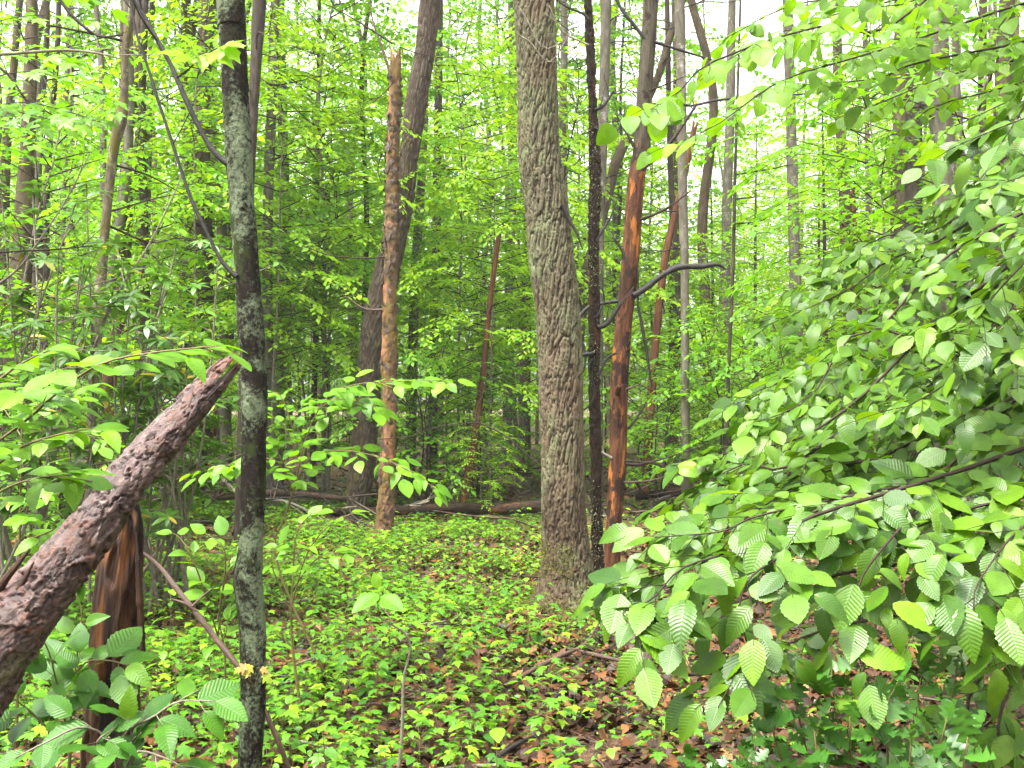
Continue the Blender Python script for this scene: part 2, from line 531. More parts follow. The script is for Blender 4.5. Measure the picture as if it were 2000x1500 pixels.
M['twig_black'] = bark_mat('wet_black_twig', [(0, (0.004, 0.003, 0.003)), (1, (0.022, 0.017, 0.015))], 60, 0.4, None, ((0.15, 0.16, 0.10), 18, 0.68, 0.05), None, 0.6, 0.3, 0.5)
M['stick'] = bark_mat('fallen_stick_bark', [(0, (0.02, 0.013, 0.010)), (0.6, (0.07, 0.042, 0.030)), (1, (0.18, 0.09, 0.06))], 40, 0.3, None, ((0.20, 0.21, 0.14), 12, 0.66, 0.06), None, 0.7, 0.25, 0.5)
M['stem'] = bark_mat('green_brown_stem', [(0, (0.05, 0.036, 0.014)), (1, (0.12, 0.10, 0.03))], 60, 0.4, None, None, None, 0.6, 0.25, 0.3)

def floor_mat():
    k = NT('forest_floor')
    g = k.n('NewGeometry').outputs['Position']
    n1 = k.noise(g, 22, 8, 0.72, 0.6)
    col = k.ramp(k.rng(n1, 0.28, 0.72), [(0, (0.018, 0.011, 0.007)), (0.35, (0.05, 0.026, 0.015)), (0.6, (0.10, 0.05, 0.026)), (0.85, (0.17, 0.085, 0.04)), (1, (0.24, 0.14, 0.075))])
    n2 = k.noise(g, 1.1, 6, 0.65)
    fine = k.noise(g, 60, 4, 0.7)
    moss = k.ramp(fine, [(0.3, (0.02, 0.04, 0.008)), (0.7, (0.075, 0.12, 0.015))])
    col = k.mix(k.rng(n2, 0.50, 0.62, 0, 0.85), col, moss)
    bm = k.math('ADD', n1, k.math('MULTIPLY', fine, 0.6))
    return k.done(k.bsdf(col, 0.75, 0.3, bm, 0.9, 0.03))
M['floor'] = floor_mat()

# ------------------------------------------------------------------ leaf shapes (y along the leaf, x across, z up)
def leaf_grid(nv, us, wf, fold=0.25, droop=0.2, serr=0.0, wave=0.0, twist=0.0):
    v, uv = [], []
    for i in range(nv + 1):
        t = i / nv
        for u in us:
            wd = max(wf(t), 0.004)
            if abs(u) == 1 and 0 < i < nv:
                wd *= 1 + (serr if i % 2 else -serr)
            x = u * wd
            z = fold * abs(x) - droop * t * t + (wave * (1 if i % 2 else -1) * abs(u) if 0 < i < nv else 0) - fold * 1.2 * abs(x) * abs(u) * 0.5
            v.append((x, t - 0.1 * droop * t * t, z))
            uv.append((u * wd * 2, t))
    k = len(us)
    q = [(i * k + j, i * k + j + 1, (i + 1) * k + j + 1, (i + 1) * k + j) for i in range(nv) for j in range(k - 1)]
    return dict(v=np.array(v), q=np.array(q), t=np.zeros((0, 3), int), uv=np.array(uv))

def fan(half, centre, cup=0.25, droop=0.15):
    pts = half + [(-x, y) for x, y in reversed(half[1:-1])]
    v = [(centre[0], centre[1], 0)] + [(x, y, -cup * (x * x + (y - centre[1]) ** 2) - droop * max(y, 0) ** 2 + 0.12 * abs(x)) for x, y in pts]
    n = len(pts)
    t = [(0, 1 + i, 1 + (i + 1) % n) for i in range(n)]
    return dict(v=np.array(v, float), q=np.zeros((0, 4), int), t=np.array(t), uv=np.array([(p[0], p[1]) for p in v]))

ovate = lambda t: 0.30 * math.sin(PI * min(1, max(0, t)) ** 0.78) ** 0.85
LEAF_NEAR = leaf_grid(16, (-1, -0.5, 0, 0.5, 1), ovate, 0.30, 0.16, 0.055)
LEAF_BENT = leaf_grid(16, (-1, -0.5, 0, 0.5, 1), lambda t: 0.88 * ovate(t), 0.5, 0.42, 0.06)
LEAF_FLAT = leaf_grid(16, (-1, -0.5, 0, 0.5, 1), lambda t: 1.12 * ovate(t ** 1.1), 0.16, 0.05, 0.05)
LEAF_MID = leaf_grid(6, (-1, 0, 1), ovate, 0.30, 0.2)
LEAF_CURL = leaf_grid(8, (-1, -0.5, 0, 0.5, 1), ovate, 0.5, 0.5, 0.05, 0.0)
LEAF_BROAD = leaf_grid(8, (-1, -0.5, 0, 0.5, 1), lambda t: 0.40 * math.sin(PI * t ** 0.66) ** 0.7, 0.25, 0.22, 0.03)
LEAF_FAR = leaf_grid(2, (-1, 0, 1), lambda t: 0.30 * math.sin(PI * t) + 0.001, 0.35, 0.15)
LEAF_DOT = dict(v=np.array([(0, 0, 0), (0.3, 0.5, 0.08), (0, 1, -0.08), (-0.3, 0.5, 0.08)], float), q=np.array([(0, 1, 2, 3)]), t=np.zeros((0, 3), int), uv=np.array([(0, 0), (.3, .5), (0, 1), (-.3, .5)], float))
LEAF_RHODO = leaf_grid(5, (-1, 0, 1), lambda t: 0.155 * math.sin(PI * t ** 0.9) ** 0.7, 0.3, 0.3)
LEAF_HOLLY = leaf_grid(8, (-1, 0, 1), lambda t: 0.30 * math.sin(PI * t ** 0.9) ** 0.6, 0.3, 0.15, 0.42, 0.07)
NEEDLE = dict(v=np.array([(-.09, 0, 0), (.09, 0, 0), (.12, .5, 0), (-.12, .5, 0), (0, 1, -.05)], float), q=np.array([(0, 1, 2, 3)]), t=np.array([(3, 2, 4)]), uv=np.zeros((5, 2)))
LEAF_MAPLE = fan([(0, 0), (.17, -.05), (.34, .05), (.24, .19), (.40, .30), (.55, .56), (.36, .53), (.20, .50), (.24, .70), (.11, .80), (0, 1.02)], (0, .33), 0.3, 0.1)
LEAF_MAPLE_FAR = fan([(0, 0), (.30, .02), (.22, .25), (.52, .56), (.18, .52), (0, 1.02)], (0, .33), 0.3, 0.1)
LITTER = leaf_grid(3, (-1, 0, 1), lambda t: 0.30 * math.sin(PI * t ** 0.9) ** 0.7, 0.5, 0.35, 0.2, 0.07)
LITTER_OAK = fan([(0, 0), (.10, .1), (.26, .22), (.12, .33), (.32, .5), (.14, .58), (.26, .78), (.1, .8), (0, 1)], (0, .45), 0.6, -0.3)

UP = np.array([0, 0, 1.0])

def spray(wood, L, path, rad, nrm, rng, lat_sp, lat_len, leaf_sp, leaf, start=0.15, ang=48, lang=52, jit=0.3, droop=0.12, twig=0.0022, sides=4, tip=0.45, twigs=True, mi=0, nj=0.3):
    """one branch with flat side twigs, leaves set alternately along them"""
    o, s = wood.limb(path, rad, sides, mi=mi)
    o = o[:, :3]
    S = s[-1]
    T = unit(np.gradient(o, axis=0))
    side = 1 if rng.random() < 0.5 else -1
    pos = start * S + rng.random() * lat_sp
    nrm = unit(nrm)
    lines = []
    while pos < S:
        p = np.array([np.interp(pos, s, o[:, k]) for k in range(3)])
        t = unit([np.interp(pos, s, T[:, k]) for k in range(3)])
        b = unit(np.cross(nrm, t)) * side
        a = R(ang + rng.uniform(-14, 14))
        d = unit(t * math.cos(a) + b * math.sin(a) + nrm * rng.uniform(-jit, jit) * 0.7)
        ln = lat_len * (1 - (1 - tip) * pos / S) * rng.uniform(0.55, 1.15)
        f = np.linspace(0, 1, 5)[:, None]
        q = p + d * ln * f + t * ln * 0.18 * f ** 2 - UP * droop * ln * f ** 2
        lines.append((q, rng.uniform(-nj, nj)))
        side = -side
        pos += lat_sp * rng.uniform(0.7, 1.3)
    lines.append((o[int(len(o) * (1 - min(0.6, lat_len / S))):], 0))
    for q, tw in lines:
        if twigs and q is not lines[-1][0]:
            wood.limb(q, np.linspace(twig, twig * 0.45, len(q)), 3, mi=mi, dense=5)
        seg = np.linalg.norm(np.diff(q, axis=0), axis=1)
        ss = np.concatenate([[0], np.cumsum(seg)])
        k, sd = rng.uniform(0.2, 0.9) * leaf_sp, 1
        n2 = unit(nrm + np.array([rng.uniform(-nj, nj), rng.uniform(-nj, nj), 0]) + tw * 0.3)
        while k < ss[-1] + leaf_sp * 0.3:
            kk = min(k, ss[-1])
            i = min(len(q) - 2, int(np.searchsorted(ss, kk, 'right') - 1))
            t = (q[i + 1] - q[i]) / (seg[i] + 1e-9)
            p = q[i] + t * (kk - ss[i])
            b = np.cross(n2, t)
            b /= np.linalg.norm(b) + 1e-9
            last = k + leaf_sp > ss[-1] + leaf_sp * 0.3
            a = R(rng.uniform(-15, 15) if last else lang + rng.uniform(-14, 14))
            d = t * math.cos(a) + b * sd * math.sin(a) - UP * rng.uniform(0, droop * 2.2)
            n = n2 + np.array([rng.gauss(0, jit), rng.gauss(0, jit), rng.gauss(0, jit * 0.5)])
            L.append((p, d, n, leaf * min(1.3, max(.42, rng.gauss(.88, .2))), min(1, max(0, rng.gauss(0.45, 0.22)))))
            sd = -sd
            k += leaf_sp * rng.uniform(0.75, 1.25)

# ------------------------------------------------------------------ the setting: forest floor
def build_floor():
    xs = np.sign(np.linspace(-1, 1, 321)) * (np.abs(np.linspace(-1, 1, 321)) ** 2.4) * 300
    ys = np.concatenate([np.linspace(-60, 1, 20)[:-1], 1 + (np.linspace(0, 1, 300) ** 2.6) * 400])
    X, Y = np.meshgrid(xs, ys)
    fine = np.stack([X * 6, Y * 6, X * 0], -1)
    Z = gh(X, Y) + np.where(Y < 16, 0.018 * vn(fine, 9), 0)
    g = Geo()
    k = len(xs)
    i = (np.arange(len(ys) - 1)[:, None] * k + np.arange(k - 1)[None]).reshape(-1)
    g.add(np.stack([X, Y, Z], -1), np.stack([i, i + 1, i + k + 1, i + k], -1))
    kind(obj('ground', g, M['floor']), 'structure')
build_floor()

# ------------------------------------------------------------------ bark reliefs
def d_oak(b, r):
    z = b[..., 2]
    a = np.where(z > 1.4, -1.3 * (z - 1.4), 0.25 * (1.4 - z)) + 0.08 * np.sin(z * 2.9)
    ca, sa = np.cos(a), np.sin(a)
    t = np.stack([b[..., 0] * ca - b[..., 1] * sa, b[..., 0] * sa + b[..., 1] * ca, z], -1)
    w_ = np.stack([fbm(t * [11, 11, 6], 3, k) for k in (1, 2, 3)], -1)
    f1, f2, rid = voro(t * [1 / 0.031, 1 / 0.031, 1 / 0.34] + w_ * [0.85, 0.85, 0.9], 5)
    g1, g2, gid = voro(b * [1 / 0.035, 1 / 0.035, 1 / 0.055] + w_ * 1.6, 8)
    h = sst(0.0, 0.22, f2 - f1)
    crack = sst(0.0, 0.10, g2 - g1)
    fl = fbm(b * [90, 90, 55], 3, 4)
    return 0.016 * (h - 0.7) - 0.004 * (1 - crack) * h + 0.005 * (gid - 0.5) * h + 0.004 * (rid - .5) + 0.0045 * fl, np.clip(h * (0.8 + .2 * crack) + 0.25 * fl, 0, 1)

def d_ridge(b, r):
    w_ = np.stack([fbm(b * [9, 9, 3], 3, 1), fbm(b * [9, 9, 3], 3, 2), fbm(b * [6, 6, 3], 3, 3)], -1)
    f1, f2, rid = voro(b * [1 / 0.035, 1 / 0.035, 1 / 0.2] + w_, 15)
    h = sst(0.03, 0.4, f2 - f1)
    return 0.018 * (h - 0.7) + 0.004 * fbm(b * [50, 50, 30], 2, 4), h

def d_smooth(b, r):
    n = fbm(b * [18, 18, 6], 3, 31)
    cr = fbm(b * [95, 95, 80], 3, 33)
    patch = sst(0.0, 0.25, fbm(b * [11, 11, 9], 3, 35))
    return 0.006 * n + (0.0012 + 0.0042 * patch) * cr, np.clip(0.5 + n, 0, 1)

def d_black(b, r):
    n = fbm(b * [16, 16, 5], 3, 41)
    cr = sst(-0.1, 0.4, fbm(b * [40, 40, 22], 3, 42))
    return 0.010 * n + 0.010 * (cr - 0.4), np.clip(0.5 + n, 0, 1)

def d_snag(b, r):
    n = fbm(b * [22, 22, 1.6], 4, 51)
    k = fbm(b * [6, 6, 1.5], 2, 52)
    hole = -0.014 * sst(0.32, 0.5, fbm(b * [14, 14, 4], 3, 55))
    return 0.013 * n + 0.014 * k + hole, np.clip(0.5 + n, 0, 1)

def d_stub(b, r):
    f1, f2, rid = voro(b * [1 / 0.05, 1 / 0.05, 1 / 0.09], 61)
    peel = sst(-0.05, 0.15, fbm(b * [7, 7, 1.2], 3, 62))
    return 0.006 * fbm(b * [20, 20, 3], 3, 63) + peel * (0.014 * (rid - 0.3) + 0.008 * sst(0, .2, f2 - f1)), np.clip(rid, 0, 1)

def d_flaky(b, r):
    w_ = np.stack([fbm(b * [15, 15, 10], 4, k) for k in (1, 2, 3)], -1)
    f1, f2, rid = voro(b * [1 / 0.10, 1 / 0.10, 1 / 0.16] + w_ * 2.1, 71)
    g1, g2, gid = voro(b * [1 / 0.05, 1 / 0.05, 1 / 0.08] + w_ * 2.4, 75)
    e, e2 = sst(0.0, 0.10, f2 - f1), sst(0.0, 0.08, g2 - g1)
    few = sst(0.0, 0.2, fbm(b * [5, 5, 4], 2, 79))
    off = 0.014 * (rid - 0.5) + few * (0.008 * (gid - 0.5) - 0.003 * (1 - e2)) - 0.006 * (1 - e) + 0.012 * fbm(b * [8, 8, 2.5], 3, 77) + 0.004 * fbm(b * [60, 60, 40], 3, 78)
    return off, np.clip(e * (1 - .55 * few * (1 - e2)) * (0.45 + 0.5 * rid) + 0.3 * fbm(b * [40, 40, 30], 2, 99), 0, 1)

def d_rotten(b, r):
    n = fbm(b * [26, 26, 1.8], 4, 81)
    k = fbm(b * [7, 7, 1.6], 3, 82)
    f = fbm(b * [60, 60, 7], 3, 86)
    return 0.016 * n + 0.015 * k + 0.012 * f - 0.018 * sst(0.15, 0.3, fbm(b * [18, 18, 5], 3, 85)), np.clip(0.5 + n, 0, 1)

def d_far(b, r):
    return r * (0.10 * fbm(b * [8, 8, 2], 3, 91) + 0.05 * fbm(b * [40, 40, 12], 2, 92)), np.full(b.shape[:-1], 0.5)

def trace(px, d, top=None, foot=True, dtop=None):
    """points (x, y, width) read off the photo, top first, turned into a stem standing d metres away"""
    px = list(reversed(px))
    n = len(px)
    dd = [d + ((dtop or d) - d) * i / max(1, n - 1) for i in range(n)]
    P_ = [at(x, y, k) for (x, y, _), k in zip(px, dd)]
    r = [wd / 2 / FPX * k for (_, _, wd), k in zip(px, dd)]
    if foot:
        z = float(gh(P_[0][0], d)) - 0.12
        if P_[0][2] > z + 0.05:
            t = (P_[0] - P_[1]) / (P_[0][2] - P_[1][2])
            t[0] *= 0.5
            P_.insert(0, P_[0] + t * (z - P_[0][2]))
            r.insert(0, r[0] * 1.06)
    if top:
        t = unit(P_[-1] - P_[-2])
        z0 = P_[-1][2]
        steps = 4
        for i in range(1, steps + 1):
            f = i / steps
            P_.append(P_[-1] + t * ((top - z0) / steps / max(t[2], 0.5)))
            t = unit(t + [0, 0, 0.12])
            r.append(max(r[-1] * (0.94 - 0.18 * f), 0.006))
    return np.array(P_), np.array(r)

def rings_for(pts, fine, coarse, zmax):
    """close rings along the part of the stem one can see, wide ones above it"""
    seg = np.linalg.norm(np.diff(pts, axis=0), axis=1)
    s = np.concatenate([[0], np.cumsum(seg)])
    z = pts[:, 2]
    k = np.argmax(z > zmax) if (z > zmax).any() else len(z) - 1
    sm = s[k] if k else s[-1]
    return np.concatenate([np.arange(0, sm, fine), np.arange(sm, s[-1], coarse)])

def side_twigs(g, pts, rng, n, length, rad, up=0.2):
    """small bare twigs along a branch line"""
    o, s = spline(np.asarray(pts), 40)
    for i in range(n):
        k = rng.randrange(8, 39)
        t = unit(o[k] - o[k - 1])
        d = unit(t * rng.uniform(0.2, 0.9) + np.array([rng.gauss(0, .6), rng.gauss(0, .6), rng.gauss(up, .5)]))
        ln = length * rng.uniform(0.35, 1)
        q = [o[k] + d * ln * f + np.array([rng.gauss(0, .03), rng.gauss(0, .03), rng.gauss(0, .03)]) * ln * 2 * f for f in (0, .35, .7, 1)]
        g.limb(q, np.linspace(rad, rad * 0.4, 4), 3, dense=6)

def d_twig(b, r):
    return r * (0.35 * fbm(b * [30, 30, 14], 3, 93) + .12 * fbm(b * [120, 120, 60], 2, 94)), np.full(b.shape[:-1], .5)

def bough(parent, pts, rads, mat, d=None, name='branch', sides=9, ds=0.03, disp=d_twig):
    """a bare branch: photo pixels with one depth, or (x, y, depth)"""
    P_ = [at(p[0], p[1], p[2] if len(p) > 2 else d) for p in pts]
    rr = np.interp(np.linspace(0, 1, len(P_)), np.linspace(0, 1, len(rads)), rads) * .85
    g = Geo()
    g.limb(P_, rr, sides, disp=disp, ds=ds)
    if len(P_) > 2:
        side_twigs(g, P_, random.Random(int(pts[0][0])), 4, .30, max(.0025, rr[-1] * .6))
    return obj(name, g, mat, parent)

# ------------------------------------------------------------------ tall crowns, shared by the big trees
def tall_crown(seed, H, Rc, nb, leaf, per):
    rng = random.Random(seed)
    L, wd = [], Geo()
    wd.limb([(0, 0, 0), (0.1, 0.05, H * 0.4), (-0.1, 0.1, H * 0.95)], [0.09, 0.06, 0.01], 6)
    for i in range(nb):
        f = (i + 0.5) / nb
        z = H * (0.02 + 0.9 * f)
        az = i * 2.4 + rng.uniform(-.4, .4)
        ln = Rc * (1 - 0.75 * f) ** 0.7 * rng.uniform(0.6, 1.1)
        dr = np.array([math.cos(az), math.sin(az), 0])
        pts = [np.array([0, 0, z]), dr * ln * .4 + UP * (z + ln * .22), dr * ln * .75 + UP * (z + ln * .34), dr * ln + UP * (z + ln * .32)]
        spray(wd, L, pts, [0.04, 0.025, 0.012, 0.004], UP, rng, per, ln * 0.42, leaf * 0.62, leaf, 0.25, jit=0.35, twigs=False, droop=0.1, sides=4, nj=0.5)
    lg = Geo()
    lg.scatter(LEAF_DOT, L)
    return wd.mesh('crown_limbs', M['far_dark']), lg.mesh('crown', M['canopy'])
CROWNS = [tall_crown(11, 7.0, 3.0, 20, 0.17, 0.34), tall_crown(12, 9.0, 3.4, 22, 0.18, 0.36)]

def crown_on(root, top, k, sc=1.0, rz=0.0):
    """limbs and leaves of a crown, set at the top of a stem"""
    limbs, leaves = CROWNS[k % 2]
    for nm, me in (('limbs', limbs), ('crown', leaves)):
        o = bpy.data.objects.new(nm, me)
        C.objects.link(o)
        o.parent = root
        o.location = tuple(np.array(top) - np.array(root.location))
        o.rotation_euler = (0, 0, rz)
        o.scale = (sc, sc, sc)

# ------------------------------------------------------------------ the big stems of the middle of the picture
rng = random.Random(5)

# ridged oak
px = [(1043, 0, 78), (1047, 80, 78), (1050, 175, 77), (1053, 300, 81), (1067, 400, 84), (1079, 525, 89), (1089, 600, 86), (1094, 700, 85), (1096, 780, 84),
      (1099, 900, 82), (1101, 1000, 85), (1106, 1075, 93), (1107, 1130, 108), (1107, 1155, 124), (1107, 1180, 152)]
P_, r_ = trace(px, 8.4, top=13.5)
oak = thing('ridged_tree', 'thick straight tree with deeply ridged grey brown bark and a mossy foot', 'tree', (P_[0][0], 8.4, float(gh(P_[0][0], 8.4))))
g = Geo()
g.limb(P_, r_, 150, rings=rings_for(P_, 0.0085, 0.2, 5.35), disp=d_oak, dense=600)
obj('trunk', g, M['oak'], oak)
crown_on(oak, P_[-1] - UP * 0.3, 0)
bough(oak, [(1100, 400), (1110, 425), (1126, 455), (1138, 487)], [0.030, 0.022, 0.012, 0.006], M['twig_black'], 8.25)
g = Geo()
for pts in ([(1150, 88), (1100, 62), (1072, 10)], [(1012, 12), (1030, 40), (1062, 95), (1110, 70), (1120, 30)], [(1015, 70), (1035, 82), (1075, 120), (1120, 52)]):
    q = [at(x, y, 8.1) for x, y in pts]
    g.limb(q, np.linspace(0.008, 0.003, len(q)), 5)
    side_twigs(g, q, rng, 5, 0.3, 0.003)
obj('dead_twig', g, M['twig_pale'], oak)
# moss skirt on the foot of the oak
g, L = Geo(), []
for i in range(9000):
    a = rng.uniform(0, 2 * PI)
    hgt = rng.random() ** 2.4 * (0.60 if math.cos(a) < 0.2 else 0.25)
    out_ = rng.random() ** 3 * (0.42 if math.cos(a) < 0.1 else .12) * (hgt < .1)
    rr = 0.198 + 0.115 * math.exp(-hgt * 7.5) + rng.uniform(0, 0.022) + out_
    base = P_[1] * 0 + np.array([at(1108, 1160, 8.4)[0], 8.4, 0])
    zz = float(gh(base[0], 8.4)) + hgt
    dr = np.array([math.cos(a), math.sin(a), 0])
    L.append((base + dr * rr + UP * (zz - 0.01 + (.06 * (1 - out_ / .42) if out_ else 0)), dr * 0.7 + UP * rng.uniform(-.2, .9) + np.array([rng.gauss(0, .4), rng.gauss(0, .4), 0]), dr + UP * .3, rng.uniform(0.012, 0.028), rng.random()))
g.scatter(NEEDLE, L)
M['moss'] = leaf_mat('moss', [(0, (0.05, 0.06, 0.012)), (0.5, (0.10, 0.12, 0.016)), (1, (0.17, 0.17, 0.025))], 0.25, 0.8, 0.1)
obj('moss', g, M['moss'], oak)

# thin black dead stem
px = [(1149, 0, 16), (1153, 90, 17), (1156, 175, 18), (1160, 260, 20), (1163, 350, 24), (1160, 440, 23), (1160, 525, 21), (1161, 640, 23), (1161, 760, 22), (1164, 900, 23), (1165, 1000, 22), (1167, 1080, 23), (1168, 1120, 26)]
P_, r_ = trace(px, 8.95, top=6.5)
blk = thing('dead_stem', 'thin black wet dead stem standing close behind the ridged tree', 'dead tree', (P_[0][0], 8.95, float(gh(P_[0][0], 8.95))))
g = Geo()
g.limb(P_, r_, 56, rings=rings_for(P_, 0.009, 0.1, 5.6), disp=d_black, dense=400)
obj('trunk', g, M['black'], blk)
for pts, rr in (([(1150, 40), (1140, 28), (1110, 15), (1092, 4)], [.018, .008]), ([(1163, 215), (1180, 205), (1198, 178)], [.022, .012]), ([(1160, 250), (1195, 262), (1214, 240), (1222, 205)], [.016, .006]),
                ([(1168, 640), (1186, 632), (1204, 606), (1212, 590)], [.030, .020]), ([(1160, 690), (1132, 695), (1105, 708), (1080, 718), (1058, 730), (1050, 742)], [.026, .020, .016, .010]),
                ([(1158, 700), (1150, 720), (1162, 770), (1140, 800), (1132, 770)], [.016, .006]), ([(1168, 735), (1186, 700), (1205, 690)], [.018, .008]),
                ([(1142, 820), (1138, 835), (1145, 845), (1155, 830)], [.012, .006]), ([(1165, 470), (1190, 430), (1204, 395)], [.014, .006]), ([(1165, 620), (1180, 590), (1176, 560)], [.012, .006])):
    bough(blk, pts, rr, M['twig_black'], 8.9)
# grey-green lichen tufts clinging to the black stem
g, L = Geo(), []
for i in range(1500):
    k = rng.choice([0.26, 0.33, 0.36, 0.47, 0.62, 0.9, 0.97]) + rng.gauss(0, .03)
    y = max(0, min(1120, k * 1120))
    x = np.interp(y, [a[1] for a in px], [a[0] for a in px])
    a = rng.uniform(PI, 2 * PI)
    c = at(x, y, 8.95)
    dr = np.array([math.cos(a), math.sin(a), rng.uniform(-.6, .3)])
    L.append((c + dr * 0.047, dr + np.array([rng.gauss(0, .5), rng.gauss(0, .5), rng.gauss(-.3, .5)]), rng.choice([UP, np.array([1., 0, 0])]), rng.uniform(.012, .035), rng.random()))
g.scatter(NEEDLE, L)
M['tuft'] = leaf_mat('grey_green_lichen', [(0, (0.07, 0.075, 0.035)), (1, (0.26, 0.27, 0.17))], 0.2, 0.9, 0.1)
obj('lichen', g, M['tuft'], blk)

# bare red snag
px = [(1271, 0, 29), (1266, 80, 29), (1259, 175, 28), (1256, 240, 31), (1252, 300, 32), (1243, 350, 33), (1236, 440, 34), (1230, 525, 34), (1221, 600, 33), (1216, 660, 33), (1210, 760, 33), (1207, 900, 35), (1200, 1000, 33), (1196, 1060, 34), (1194, 1110, 37)]
P_, r_ = trace(px, 9.8, top=8.5)
sn = thing('red_snag', 'leaning dead trunk with bare orange red wood and grey bark above', 'dead tree', (P_[0][0], 9.8, float(gh(P_[0][0], 9.8))))
g = Geo()
g.limb(P_, r_, 76, rings=rings_for(P_, 0.010, 0.15, 6.0), disp=d_snag, dense=400)
obj('trunk', g, M['redsnag'], sn)
for pts, rr, mt in (([(1238, 578), (1262, 562), (1290, 540), (1325, 522), (1365, 521), (1402, 517), (1420, 528)], [.040, .038, .034, .036, .034, .026, .004], 'twig_black'),
                ([(1208, 588), (1180, 592), (1150, 600), (1133, 620), (1131, 650), (1142, 685), (1140, 720), (1122, 738), (1090, 755), (1070, 772)], [.022, .024, .018, .016, .012, .008], 'twig_black'),
                ([(1140, 720), (1130, 745), (1115, 772), (1085, 775), (1060, 785)], [.016, .010, .006], 'twig_black'),
                ([(1250, 335), (1280, 310), (1312, 275), (1340, 235), (1360, 205)], [.024, .016], 'twig'),
                ([(1360, 205), (1400, 196), (1460, 190), (1520, 186), (1580, 182), (1640, 165)], [.016, .014, .012, .007], 'twig_black'),
                ([(1247, 430), (1280, 418), (1310, 402), (1350, 372)], [.020, .008], 'twig'), ([(1262, 78), (1235, 45), (1215, 20), (1200, -10)], [.024, .018], 'twig_black'),
                ([(1278, 82), (1310, 92), (1345, 103), (1400, 120)], [.020, .010], 'twig_black'), ([(1270, 205), (1310, 200), (1345, 206), (1360, 205)], [.020, .014], 'twig_black'),
                ([(1262, 180), (1300, 165), (1335, 150)], [.013, .005], 'twig'), ([(1238, 285), (1225, 262), (1204, 225)], [.022, .008], 'twig'), ([(1224, 515), (1215, 490), (1198, 463)], [.024, .012], 'twig_black'),
                ([(1222, 905), (1245, 908), (1270, 903), (1305, 915), (1350, 928), (1430, 952)], [.022, .016, .010], 'twig'), ([(1220, 900), (1270, 902), (1320, 888), (1370, 872)], [.014, .005], 'twig'),
                ([(1218, 942), (1260, 940), (1295, 932), (1310, 918)], [.014, .005], 'stick'), ([(1213, 1032), (1270, 1030), (1335, 1010)], [.016, .006], 'stick'),
                ([(1215, 762), (1232, 757), (1250, 750)], [.018, .008], 'stick'), ([(1226, 838), (1245, 815), (1262, 785)], [.018, .008], 'twig'),
                ([(1195, 895), (1178, 885), (1167, 875)], [.022, .010], 'twig_pale'), ([(1247, 600), (1262, 680), (1273, 757)], [.018, .020, .008], 'twig_black'), ([(1246, 600), (1246, 540), (1243, 500)], [.012, .006], 'twig_black')):
    bough(sn, pts, rr, M[mt], 9.75)
# a splinter of snapped branch
g = Geo()
g.limb([at(1206, 768, 9.7), at(1209, 757, 9.6), at(1215, 750, 9.55)], [.03, .026, .016], 8, splinter=(.05, 3, 7))
obj('branch_stub', g, M['redsnag'], sn)

# broken stub with a splintered top
px = [(773, 84, 20), (772, 110, 20), (771, 200, 21), (767, 300, 22), (766, 400, 24), (763, 525, 25), (760, 700, 28), (759, 800, 28), (757, 900, 29), (753, 1000, 33), (750, 1048, 36)]
M['flake'] = bark_mat('loose_bark_flake', [(0, (0.02, 0.013, 0.009)), (1, (0.09, 0.06, 0.04))], 40, .5, None, ((0.16, 0.16, 0.11), 20, .58, .06))
P_, r_ = trace(px, 12.7)
st = thing('broken_stub', 'slim reddish dead stub with peeling bark and a snapped pale top', 'dead tree', (P_[0][0], 12.7, float(gh(P_[0][0], 12.7))))
sg_ = Geo()
sg_.limb(P_, r_, 70, ds=0.012, disp=d_stub, splinter=(0.30, 3.0, 4), dense=400)
for pts, rr in (([(766, 85), (720, 55), (670, 25), (630, 5)], [.016, .006]), ([(764, 150), (745, 90), (728, 40), (722, -5)], [.022, .010]), ([(780, 92), (820, 105), (870, 112), (932, 98)], [.010, .005]),
                ([(752, 502), (715, 504), (650, 500), (590, 480)], [.014, .006]), ([(748, 605), (715, 604), (690, 590), (672, 575)], [.020, .008]), ([(740, 858), (800, 852), (860, 833), (925, 825)], [.008, .006]),
                ([(925, 825), (940, 828), (985, 850), (1020, 880), (1052, 908)], [.010, .012, .008]), ([(930, 824), (932, 800), (946, 760), (952, 722)], [.012, .006]),
                ([(738, 965), (705, 968), (670, 972)], [.018, .008]), ([(770, 160), (735, 195), (700, 215)], [.007, .004]), ([(745, 300), (738, 330), (745, 358)], [.012, .006])):
    bough(st, pts, rr, M['twig'] if rr[0] < .02 else M['stick'], 12.55)

L = []
for i in range(260):
    y = rng.uniform(150, 560) if i < 200 else rng.uniform(560, 1000)
    x = np.interp(y, [a[1] for a in px], [a[0] for a in px])
    a = rng.uniform(PI * .8, PI * 2.1)
    dr = np.array([math.cos(a), math.sin(a), 0])
    L.append((at(x, y, 12.7) + dr * np.interp(y, [84, 1048], [.072, .115]), UP * rng.choice([-1, 1]) + dr * rng.uniform(.1, .8), dr, rng.uniform(.05, .13), rng.random()))
sg_.scatter(LITTER, L, 1)
obj('trunk', sg_, [M['stub'], M['flake']], st)

